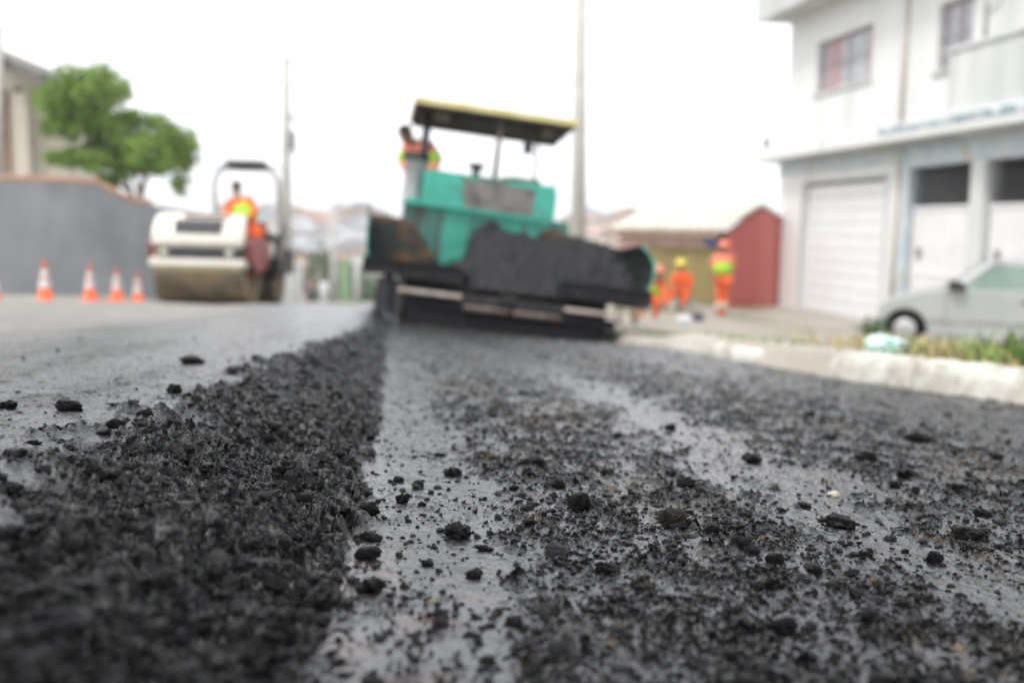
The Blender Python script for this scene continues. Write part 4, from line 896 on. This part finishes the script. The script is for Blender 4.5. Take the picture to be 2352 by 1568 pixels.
def person(label, feet, J, top='orange', legs='orange', lime=None, hat=None, hair=True, armmat=None, boots='boot', band=None, fwd=(0, -1, 0), sc_=1.0, cat='person', group=None, headup=(0, 0, 1), headlook=None):
    """J: joints relative to feet, x right, y away, z up"""
    root = thing('person', label, cat, feet, 0, group)
    g = {k: Vector(v)*sc_ for k, v in J.items()}
    lk = Vector(headlook or fwd)
    V = []; R = []; E_ = []; ix = {}
    def add(k, r, par=None, pos=None):
        V.append(pos if pos is not None else g[k]); R.append(tuple(a*sc_ for a in r) if isinstance(r, tuple) else r*sc_); ix[k] = len(V)-1
        if par: E_.append((ix[par], ix[k]))
    add('hip', (.15, .11)); add('waist', (.135, .10), 'hip'); add('chest', (.165, .115), 'waist'); add('neck', .055, 'chest'); add('headb', .06, 'neck', g['head']-Vector(headup)*.06*sc_)
    for s_ in ('L', 'R'):
        add('sh'+s_, .062, 'chest'); add('el'+s_, .045, 'sh'+s_); add('wr'+s_, .028, 'el'+s_); add('ha'+s_, (.036, .02), 'wr'+s_)
        d = (g['ha'+s_]-g['wr'+s_]).normalized(); side = d.cross(Vector(fwd)).normalized() if abs(d.dot(Vector(fwd))) < .9 else Vector((1, 0, 0)); nrm = side.cross(d)
        for k in range(4):
            o_ = side*(-.03+.02*k); ln = (.075, .085, .08, .062)[k]
            a_ = g['ha'+s_]+(o_+d*.035)*sc_; b_ = a_+(d*ln*.5+nrm*.012)*sc_; c_ = b_+(d*ln*.4+nrm*.03)*sc_
            add('f%d%s' % (k, s_), .009, 'ha'+s_, a_); add('g%d%s' % (k, s_), .008, 'f%d%s' % (k, s_), b_); add('h%d%s' % (k, s_), .007, 'g%d%s' % (k, s_), c_)
        a_ = g['wr'+s_]+(d*.03-side*.035+nrm*.01)*sc_; add('t0'+s_, .010, 'wr'+s_, a_); add('t1'+s_, .008, 't0'+s_, a_+(d*.04-side*.015+nrm*.015)*sc_)
    for s_ in ('L', 'R'):
        add('hp'+s_, .085, 'hip'); add('kn'+s_, .058, 'hp'+s_); add('an'+s_, .040, 'kn'+s_); add('to'+s_, (.04, .03), 'an'+s_)
    body = skin_obj('body', V, R, E_, M['skin'], root)
    mb = MB(); head_mesh(mb, g['head']+Vector(headup)*.02*sc_, lk, headup); hm_ = bpy.data.meshes.new('h'); hm_.from_pydata(mb.v, [], mb.f)
    bm = bmesh.new(); bm.from_mesh(body.data); bm.from_mesh(hm_); bm.to_mesh(body.data); bm.free(); body.data.polygons.foreach_set('use_smooth', [True]*len(body.data.polygons))
    def cloth(name, keys, mat, infl=.022, ends=None):
        V2, R2, E2, m2 = [], [], [], {}
        for k, par, t in keys:
            pos = g[k] if t is None else g[par].lerp(g[k], t); r = R[ix[k]] if t is None else R[ix[k]]
            r = tuple(q+infl*sc_ for q in r) if isinstance(r, tuple) else r+infl*sc_
            m2[k] = len(V2); V2.append(pos); R2.append(r)
            if par in m2: E2.append((m2[par], m2[k]))
        return skin_obj(name, V2, R2, E2, M[mat], root)
    cloth('jacket', [('hip', None, None), ('waist', 'hip', None), ('chest', 'waist', None), ('neck', 'chest', .5), ('shL', 'chest', None), ('elL', 'shL', None), ('wrL', 'elL', .93), ('shR', 'chest', None), ('elR', 'shR', None), ('wrR', 'elR', .93)], top)
    cloth('trousers', [('hip', None, None), ('hpL', 'hip', None), ('knL', 'hpL', None), ('anL', 'knL', .95), ('hpR', 'hip', None), ('knR', 'hpR', None), ('anR', 'knR', .95)], legs, .026)
    if lime == 'vest':
        band_obj('vest', g['hip'].lerp(g['waist'], .7), g['waist'].lerp(g['chest'], .95), .205, .16, M['lime'], root)
    elif lime == 'low':
        a_ = g['hip'].lerp(g['waist'], .6); b_ = g['waist'].lerp(g['chest'], .75)
        band_obj('vest', a_, b_, .215, .165, M['lime'], root)
        for s_ in 'LR':
            e0 = g['el'+s_].lerp(g['sh'+s_], .1); e1 = g['el'+s_].lerp(g['wr'+s_], .7); band_obj('sleeve_band', e0, e1, .075, .075, M['lime'], root)
    elif lime == 'arms':
        for s_ in 'LR': band_obj('sleeve_band', g['sh'+s_].lerp(g['el'+s_], .35), g['el'+s_], .085, .085, M['lime'], root)
    for s_ in 'LR':
        if band: band_obj('leg_band', g['kn'+s_].lerp(g['an'+s_], .4), g['kn'+s_].lerp(g['an'+s_], .75), .088, .088, M['palestripe'], root)
        an, to = g['an'+s_], g['to'+s_]; skin_obj('boot', [an+Vector((0, 0, .08))*sc_, an-(to-an)*.15, to], [.06*sc_, .055*sc_, (.05*sc_, .04*sc_)], [(0, 1), (1, 2)], M[boots], root)
    upv = Vector(headup).normalized(); Q = upv.to_track_quat('Z', 'Y').to_matrix().to_4x4(); T = Matrix.Translation(g['head']+upv*.055*sc_) @ Q @ Matrix.Scale(sc_, 4)
    if hat:
        m = MB(); m.lathe([(.155, -.015), (.16, -.005), (.128, .008), (.122, .05), (.10, .095), (.06, .122), (0, .13)], 20, T); h = m.build('hard_hat' if hat != 'coral' else 'hood', M[hat], root, smooth=True)
    elif hair:
        m = MB(); m.lathe([(.088, -.03), (.094, .02), (.085, .06), (.055, .085), (0, .095)], 16, T); m.build('hair', M['hair'], root, smooth=True)
    return root
STAND = dict(hip=(0, 0, .92), waist=(0, .0, 1.08), chest=(0, .01, 1.34), neck=(0, 0, 1.47), head=(0, -.01, 1.60), shL=(-.19, .01, 1.40), elL=(-.26, .03, 1.13), wrL=(-.24, -.06, .90), haL=(-.23, -.09, .82), shR=(.19, .01, 1.40), elR=(.26, .03, 1.13), wrR=(.24, -.06, .90), haR=(.23, -.09, .82),
             hpL=(-.10, 0, .86), knL=(-.11, -.02, .48), anL=(-.11, .02, .09), toL=(-.12, -.13, .04), hpR=(.10, 0, .86), knR=(.11, -.02, .48), anR=(.11, .02, .09), toR=(.12, -.13, .04))
def gz_(x, y): return float(lot_z(np.array([x]), np.array([y]))[0]) if x > kerb_x(y) else float(plane(np.array(x), np.array(y)))
b = P(1657, 718, 23.3); J = dict(STAND); J.update(elL=(-.27, -.10, 1.15), wrL=(-.06, -.22, 1.14), haL=(.02, -.24, 1.15), elR=(.27, -.08, 1.15), wrR=(.08, -.24, 1.10), haR=(.0, -.26, 1.09), head=(-.02, -.03, 1.585), knL=(-.06, -.02, .48), anL=(-.06, .02, .09), toL=(-.07, -.12, .04), knR=(.06, -.02, .48), anR=(.06, .02, .09), toR=(.07, -.12, .04))
person('standing worker in coral hood, lime waist and orange trousers before the red wall', (b.x, b.y, gz_(b.x, b.y)), J, 'coral', 'orange', 'low', 'coral', boots='orange', band=True).rotation_euler = (0, 0, math.pi)
b = P(1568, 697, 25.2)
J = dict(hip=(.0, .05, .44), waist=(.0, .04, .60), chest=(-.05, .0, .84), neck=(-.07, -.02, .97), head=(-.08, -.03, 1.10), shL=(-.22, -.02, .90), elL=(-.30, -.12, .67), wrL=(-.34, -.25, .56), haL=(-.38, -.28, .54), shR=(.13, -.02, .90), elR=(.20, -.10, .64), wrR=(.02, -.24, .58), haR=(-.05, -.27, .57),
         hpL=(-.08, 0, .40), knL=(-.34, -.28, .46), anL=(-.50, -.34, .09), toL=(-.62, -.38, .06), hpR=(.08, 0, .40), knR=(.05, -.38, .50), anR=(-.12, -.44, .09), toR=(-.24, -.48, .05))
m = MB(); m.box(-.22, .22, -.14, .2, 0, .33); blk = m.build('concrete_block', M['concrete'], None, .02); blk.location = (b.x+.03, b.y+.04, gz_(b.x, b.y)-.01); tag(blk, 'low concrete block the worker in the yellow hard hat sits on', 'block')
person('worker in yellow hard hat and orange overalls sitting before the ochre gate', (b.x, b.y, gz_(b.x, b.y)), J, 'orange', 'orange', None, 'yel', boots='boot')
b = P(1492, 716, 20.4)
J = dict(hip=(-.04, .05, .46), waist=(.0, .0, .58), chest=(.06, -.08, .76), neck=(.10, -.14, .86), head=(.12, -.18, .95), shL=(-.08, -.08, .80), elL=(-.14, -.22, .60), wrL=(-.10, -.34, .42), haL=(-.08, -.38, .36), shR=(.22, -.08, .80), elR=(.26, -.22, .58), wrR=(.18, -.34, .40), haR=(.16, -.38, .34),
         hpL=(-.12, 0, .42), knL=(-.24, -.26, .42), anL=(-.20, -.12, .09), toL=(-.22, -.26, .05), hpR=(.05, 0, .42), knR=(.12, -.28, .40), anR=(.10, -.10, .09), toR=(.10, -.24, .05))
person('crouching worker with coral hood and lime vest just right of the hopper', (b.x, b.y, gz_(b.x, b.y)), J, 'orange', 'orange', 'vest', 'coral', boots='orange')
b = P(1432, 742, 15.2)
J = dict(hip=(.04, .05, .50), waist=(.10, .0, .60), chest=(.14, -.06, .72), neck=(.16, -.12, .80), head=(.16, -.16, .88), shL=(.0, -.06, .74), elL=(-.08, -.2, .56), wrL=(-.04, -.34, .42), haL=(-.02, -.38, .36), shR=(.30, -.06, .74), elR=(.32, -.2, .52), wrR=(.24, -.34, .40), haR=(.2, -.38, .34),
         hpL=(-.04, 0, .46), knL=(-.10, -.26, .46), anL=(-.09, -.12, .09), toL=(-.1, -.26, .05), hpR=(.13, 0, .46), knR=(.16, -.28, .42), anR=(.15, -.10, .09), toR=(.16, -.24, .05))
person('worker in orange stooping behind the paver, only legs showing under the right wing', (b.x, b.y, gz_(b.x, b.y)), J, 'orange', 'orange', None, 'yel', boots='grey', band=True)
# roller driver, sitting sideways and leaning out to look back
b = P(570, 640, 18.3)
hipz = P(578, 522, 18.3).z-b.z
J = dict(hip=(.12, .02, hipz-.02), waist=(.03, .0, hipz+.16), chest=(-.13, .0, hipz+.43), neck=(-.18, -.01, hipz+.56), head=(-.18, -.02, hipz+.69), shL=(-.30, .0, hipz+.46), elL=(-.36, -.08, hipz+.22), wrL=(-.22, -.26, hipz+.15), haL=(-.18, -.32, hipz+.14), shR=(.06, .0, hipz+.50), elR=(.16, -.06, hipz+.28), wrR=(.08, -.22, hipz+.16), haR=(.04, -.28, hipz+.16),
         hpL=(.03, 0, hipz-.06), knL=(.08, -.36, hipz-.10), anL=(.10, -.44, hipz-.46), toL=(.10, -.56, hipz-.50), hpR=(.20, 0, hipz-.06), knR=(.24, -.30, hipz-.10), anR=(.22, -.34, hipz-.46), toR=(.22, -.46, hipz-.50))
person('roller driver in orange workwear with lime vest, leaning on his seat', b, J, 'orange', 'orange', 'vest', None, boots='boot', headlook=(-.6, -.6, 0))
# paver hand behind the exhaust
b = P(962, 560, 13.6); hz0 = P(962, 372, 13.6).z-b.z
J = dict(hip=(0, 0, hz0-.10), waist=(0, -.02, hz0+.02), chest=(0, -.10, hz0+.20), neck=(-.08, -.16, hz0+.27), head=(-.15, -.20, hz0+.33), shL=(-.16, -.08, hz0+.20), elL=(-.22, -.10, hz0-.02), wrL=(-.14, -.26, hz0-.12), haL=(-.1, -.32, hz0-.14), shR=(.16, -.08, hz0+.20), elR=(.25, -.08, hz0-.02), wrR=(.2, -.26, hz0-.14), haR=(.18, -.32, hz0-.16),
         hpL=(-.10, 0, hz0-.16), knL=(-.11, -.02, hz0-.54), anL=(-.11, .02, hz0-.93), toL=(-.12, -.13, hz0-.98), hpR=(.10, 0, hz0-.16), knR=(.11, -.02, hz0-.54), anR=(.11, .02, hz0-.93), toR=(.12, -.13, hz0-.98))
person('machine operator in coral shirt with lime sleeves bending behind the exhaust shield on the paver', b, J, 'coral', 'orange', 'arms', None, headlook=(-.8, -.5, -.3), headup=(-.3, -.1, .9))
for px, py, Y, top, lg_, lab, hat in ((713, 700, 62, 'brown', 'navycloth', 'distant person in dark navy trousers beside the gate pillars', None), (744, 702, 60, 'whitecloth', 'whitecloth', 'distant person in white shirt carrying something blue', None)):
    b = P(px, py, Y); J = dict(STAND); person(lab, b, J, top, lg_, None, hat)
# ---------------------------------------------------------------- silver car
cb = P(2075, 795, 16.3); ca = math.radians(-26)
car = thing('parked_car', 'silver grey hatchback parked before the pale gates of the white house', 'car', (cb.x, cb.y, gz_(cb.x, cb.y)), ca)
def arch(cx, r, n=12): return [(cx+r*math.cos(math.pi*k/n), .28+r*math.sin(math.pi*k/n)) for k in range(n+1)][::-1]
car.scale = (1.04, 1.04, 1.05)
# x measured from the front wheel
prof = [(-.37, .24), (-.40, .42), (-.38, .64), (-.30, .73), (-.05, .81), (.36, .91), (.55, .94), (2.95, .95), (3.25, .88), (3.30, .5), (3.24, .26)]
under = [(2.45+.34, .24)]+[p for p in arch(2.45, .34)[::-1]]+[(2.45-.34, .22), (.34, .22)]+[p for p in arch(0, .33)[::-1]]+[(-.33, .24)]
m = MB(); m.prism(prof+under, -.80, .80, 'y', tr(0, .80, 0)); body = m.build('body', M['silver'], car, .05, False, 3)
m = MB()
bt = [(.55, .90), (3.0, .93)]; lo = [(.50, .90), (3.05, .92), (3.05, .92)]
vb = [(.45, .06, .89), (3.05, .06, .92), (3.05, 1.54, .92), (.45, 1.54, .89)]; vt = [(1.12, .22, 1.36), (2.6, .22, 1.38), (2.6, 1.38, 1.38), (1.12, 1.38, 1.36)]
vm = [(1.9, .2, 1.42), (1.9, 1.40, 1.42)]
m.add(vb+vt+vm, [(0, 1, 5, 8, 4), (2, 3, 7, 9, 6), (3, 0, 4, 7), (1, 2, 6, 5), (4, 8, 9, 7), (8, 5, 6, 9)]); m.build('roof', M['silver'], car, .02, False, 3)
def side_pt(x, z, off=.012):
    t = (z-.90)/(.47); return (x, .06+.16*t-off, z)
def glass(name, pts_, mat='glass', off=.012, parent=car, th=.02):
    m = MB(); poly(m, [side_pt(x, z, off) for x, z in pts_], -th); return m.build(name, M[mat], parent)
for nm, pts_ in (('side_window', [(.74, .93), (1.70, .95), (1.74, 1.33), (1.24, 1.32)]), ('side_window', [(1.92, .95), (2.72, .97), (2.45, 1.30), (1.93, 1.33)])):
    f = glass(nm, pts_); cx = sum(p[0] for p in pts_)/4; cz = sum(p[1] for p in pts_)/4
    glass('window_seal', [(cx+(x-cx)*1.07, cz+(z-cz)*1.12) for x, z in pts_], 'trim', .006, f, .01)
m = MB(); poly(m, [(.47, .10, .925), (.47, 1.50, .925), (1.10, 1.36, 1.372), (1.10, .24, 1.372)], .02); m.build('windscreen', M['screen'], car)
m = MB(); m.prism([(.62, .92), (.58, 1.02), (.66, 1.08), (.82, 1.04), (.86, .93)], -.17, .02, 'y'); m.build('wing_mirror', M['trim'], car, .02)
for x in (0, 2.45):
    w_ = MB(); w_.lathe([(.17, .02), (.26, 0), (.285, .03), (.285, .15), (.26, .18), (.17, .17)], 32, tr(x, .20, .285) @ rot('X', 90)); ty = w_.build('wheel', M['rubber'], car, smooth=True)
    w_ = MB(); w_.lathe([(0, .18), (.05, .19), (.09, .17), (.16, .18), (.18, .15), (.18, .05)], 24, tr(x, .205, .285) @ rot('X', 90) @ tr(0, 0, .0)); rm = w_.build('rim', M['rim'], ty, smooth=True)
    w_ = MB(); w_.lathe([(.17, .02), (.26, 0), (.285, .03), (.285, .15), (.26, .18), (.17, .17)], 32, tr(x, 1.58, .285) @ rot('X', 90)); w_.build('wheel', M['rubber'], car, smooth=True)
    w_ = MB(); w_.box(x-.30, x+.30, .1, 1.5, .24, .58); w_.build('wheel_arch', M['dark'], car)
m = MB(); m.box(.58, .585+.003, -.004, .0, .3, .88); m.box(1.84, 1.846, -.004, .0, .3, .88); m.build('door_seam', M['trim'], car)
m = MB(); m.box(1.60, 1.76, -.025, .0, .76, .79); m.build('door_handle', M['trim'], car, .01)
m = MB(); m.box(.36, 2.1, -.02, .0, .42, .46); m.build('rub_strip', M['grey'], car, .005)
m = MB(); m.prism([(-.42, .50), (-.40, .62), (-.31, .68), (-.29, .54)], .01, .34, 'y', tr(-.01, 0, 0)); m.build('headlight', M['lamp'], car, .01)
m = MB(); m.box(-.45, -.36, .03, 1.57, .26, .44); m.build('bumper', M['trim'], car, .04)
# ---------------------------------------------------------------- weeds, bag, rubbish
def blades(name, spots, n, h, wd, mat, label, cat, lean=.5, seed=3):
    r = np.random.default_rng(seed); V = []
    for (cx, cy, rx, ry, hh) in spots:
        k = int(n*rx*ry/sum(s[2]*s[3] for s in spots)); p = np.stack([cx+r.normal(size=k)*rx*.5, cy+r.normal(size=k)*ry*.5], -1)
        p = p[p[:, 0] > kerb_x(p[:, 1])+.18]; k = len(p); z = lot_z(p[:, 0], p[:, 1]); a_ = r.uniform(0, 6.28, k); L_ = h*hh*r.uniform(.35, 1.2, k); ln = r.uniform(.1, lean, k)*L_
        d = np.stack([np.cos(a_), np.sin(a_)], -1); s_ = np.stack([-d[:, 1], d[:, 0]], -1)*wd*r.uniform(.5, 1.4, (k, 1))
        b0 = np.column_stack([p-s_*.5, z-.01]); b1 = np.column_stack([p+s_*.5, z-.01]); mp = p+d*ln[:, None]*.4; m0 = np.column_stack([mp-s_*.8, z+L_*.6]); m1 = np.column_stack([mp+s_*.8, z+L_*.6]); tp = np.column_stack([p+d*ln[:, None], z+L_])
        V.append(np.stack([b0, b1, m1, m0, tp], 1))
    V = np.concatenate(V); k = len(V); F = []
    for i in range(k): F += [(5*i, 5*i+1, 5*i+2, 5*i+3), (5*i+3, 5*i+2, 5*i+4)]
    me = bpy.data.meshes.new(name); me.from_pydata(V.reshape(-1, 3).tolist(), [], F); me.update(); o = link(name, me, mat); tag(o, label, cat, kind='stuff'); return o
blades('weeds', [(2.50, 6.3, .22, .5, .8), (2.62, 5.6, .10, .25, 1.1), (2.80, 5.4, .12, .3, 1.9), (2.95, 5.0, .16, .3, 2.3), (3.25, 5.4, .4, .6, 1.5), (3.9, 6.4, .8, .8, 1.3)], 3000, .115, .013, M['weed'], 'green weeds growing behind the whitewashed kerb at right', 'weeds', 1.0)
blades('dry_weeds', [(2.7, 6.0, .5, .8, 1.0), (3.0, 6.6, .7, .9, 1.2), (4.2, 8.6, 1.2, 1.2, 1.6)], 3000, .10, .009, M['straw'], 'dry straw coloured weeds between the kerb and the silver car', 'weeds', .8, 5)
blades('grass', [(1.65, 8.2, .5, 2.0, .7), (1.9, 11, .8, 1.6, .9), (2.3, 7.5, .9, .8, .4)], 1500, .04, .007, M['weed'], 'sparse short grass on the dirt verge', 'grass', .8, 6)
sp_ = P(2008, 770, 13.5); sh = thing('shrub', 'small dark shrub in front of the silver car bonnet', 'shrub', (sp_.x, 13.5, gz_(sp_.x, 13.5)))
leaf_mesh('foliage', [(0, 0, .22, .17, 1.0), (-.08, 0, .34, .10, 1)], 500, .035, M['leafdark'], sh, 9)
m = MB(); m.tube([(0, 0, -.02), (.01, 0, .15), (-.05, 0, .34)], [.012, .009, .005], 6); m.tube([(0, 0, .05), (.08, .02, .28)], [.008, .004], 6); m.build('stem', M['bark'], sh)
bp_ = P(2030, 822, 5.9)
me = clod_mesh('bag', 77, 4, .45, .62); me.materials.append(M['bag']); bag = bpy.data.objects.new('plastic_bag', me); COL.objects.link(bag)
bag.location = (bp_.x, 5.9, gz_(bp_.x, 5.9)+.055); bag.scale = (.20, .15, .17); tag(bag, 'crumpled white and green plastic bag lying behind the kerb stone', 'plastic bag')
b = P(1572, 738, 18.5); me = clod_mesh('bag', 78, 4, .4, .7); me.materials.append(M['whitecloth']); o = bpy.data.objects.new('plastic_bag', me); COL.objects.link(o)
o.location = (b.x, b.y, gz_(b.x, b.y)+.07); o.scale = (.24, .2, .22); tag(o, 'small plain white bag on the dirt before the sitting worker', 'plastic bag')
b = P(1602, 716, 21.5); me = clod_mesh('bag', 79, 4, .4, .7); me.materials.append(M['navycloth']); o = bpy.data.objects.new('bundle', me); COL.objects.link(o)
o.location = (b.x, b.y, gz_(b.x, b.y)+.07); o.scale = (.26, .22, .22); tag(o, 'dark bundle on the ground between the sitting and standing workers', 'bundle')
# ---------------------------------------------------------------- the town on the far hillside
hr = random.Random(5)
def far_house(x, y, wd, dp, h, mat, lab, rz):
    z = float(farz(np.array([x]), np.array([y]))[0]); root = thing('hillside_house', lab, 'house', (x, y, z-.5), rz, 'houses on the far hillside')
    m = MB(); m.box(-wd/2, wd/2, -dp/2, dp/2, 0, h); m.build('wall', mat, root)
    m = MB(); m.prism([(-wd/2-.4, h-.05), (wd/2+.4, h-.05), (0, h+wd*.22)], -dp/2-.4, dp/2+.4, 'y'); m.build('roof', M['tilefar'] if hr.random() < .55 else M['wallC'], root)
    m = MB()
    for k in range(2):
        for q in range(2 if h > 4 else 1): m.box(-wd*.3+k*wd*.42, -wd*.3+k*wd*.42+1.2, -dp/2-.05, -dp/2+.0, 1.3+q*2.8, 2.5+q*2.8)
    m.build('window', M['dark'], root)
labs = {'wallA': 'small pale plastered house blurred on the far hillside', 'wallB': 'small brick red house blurred on the far hillside', 'wallC': 'small grey house blurred on the far hillside'}
cnt = 0
while cnt < 150:
    if cnt < 95: px = hr.uniform(585, 900); y = hr.uniform(135, 335); x = (px-W2)/FPX*y
    elif cnt < 120: px = hr.uniform(1330, 1510); y = hr.uniform(150, 335); x = (px-W2)/FPX*y
    else: y = hr.uniform(150, 340); x = hr.uniform(-200, 160)
    k = hr.choice(['wallA', 'wallA', 'wallB', 'wallC']); far_house(x, y, hr.uniform(6, 11), hr.uniform(6, 10), hr.choice([3.2, 5.8, 5.8, 8.2]), M[k], labs[k], hr.uniform(-.6, .6)); cnt += 1
crm = None
for i in range(46):
    if i < 30: px = hr.choice([hr.uniform(585, 900), hr.uniform(1330, 1520)]); y = hr.uniform(110, 330); x = (px-W2)/FPX*y
    else: y = hr.uniform(110, 330); x = hr.uniform(-180, 150)
    if i == 0: px, y = 737, 118; x = (px-W2)/FPX*y
    z = float(farz(np.array([x]), np.array([y]))[0]); h = hr.uniform(5, 9) if i else 10
    t = thing('hillside_tree', 'tall dark conifer like tree standing out above the hillside town' if i == 0 else 'small dark tree between houses on the far hillside', 'tree', (x, y, z), 0, None if i == 0 else 'trees on the far hillside')
    if crm is None or i == 0:
        c = leaf_mesh('crown', [(0, 0, 6.5, 2.2, 1.6), (.4, 0, 4, 2.0, 1)], 1500, .28, M['leafdark'], t, 60); cm = c
        if i == 0: crm = leaf_mesh('crown', [(0, 0, h*.62, h*.30, .8), (h*.15, 0, h*.5, h*.2, .8), (-h*.15, .2, h*.52, h*.2, .8)], 1400, .32, M['leafdark'], t, 61).data; bpy.data.objects.remove([o_ for o_ in t.children if o_.data == crm][0])
    else:
        o_ = bpy.data.objects.new('crown', crm); COL.objects.link(o_); o_.parent = t; o_.scale = (h/10, h/10, h/10)
    m = MB(); m.tube([(0, 0, -.3), (0, 0, h*.5)], [.22, .12], 7); m.build('trunk', M['bark'], t)
# ---------------------------------------------------------------- thin humid air over the valley
hz_me = MB(); hz_me.box(-560, 560, -40, 940, -60, 26); hzm = bpy.data.materials.new('air'); hzm.use_nodes = True; n = hzm.node_tree; n.nodes.clear()
vo = n.nodes.new('ShaderNodeVolumePrincipled'); vo.inputs['Color'].default_value = (.93, .95, 1, 1); vo.inputs['Density'].default_value = .0009; vo.inputs['Anisotropy'].default_value = .1
ou = n.nodes.new('ShaderNodeOutputMaterial'); n.links.new(vo.outputs[0], ou.inputs['Volume'])
hz_o = hz_me.build('haze', hzm); tag(hz_o, 'thin pale haze over the street and the valley', 'haze', kind='stuff')
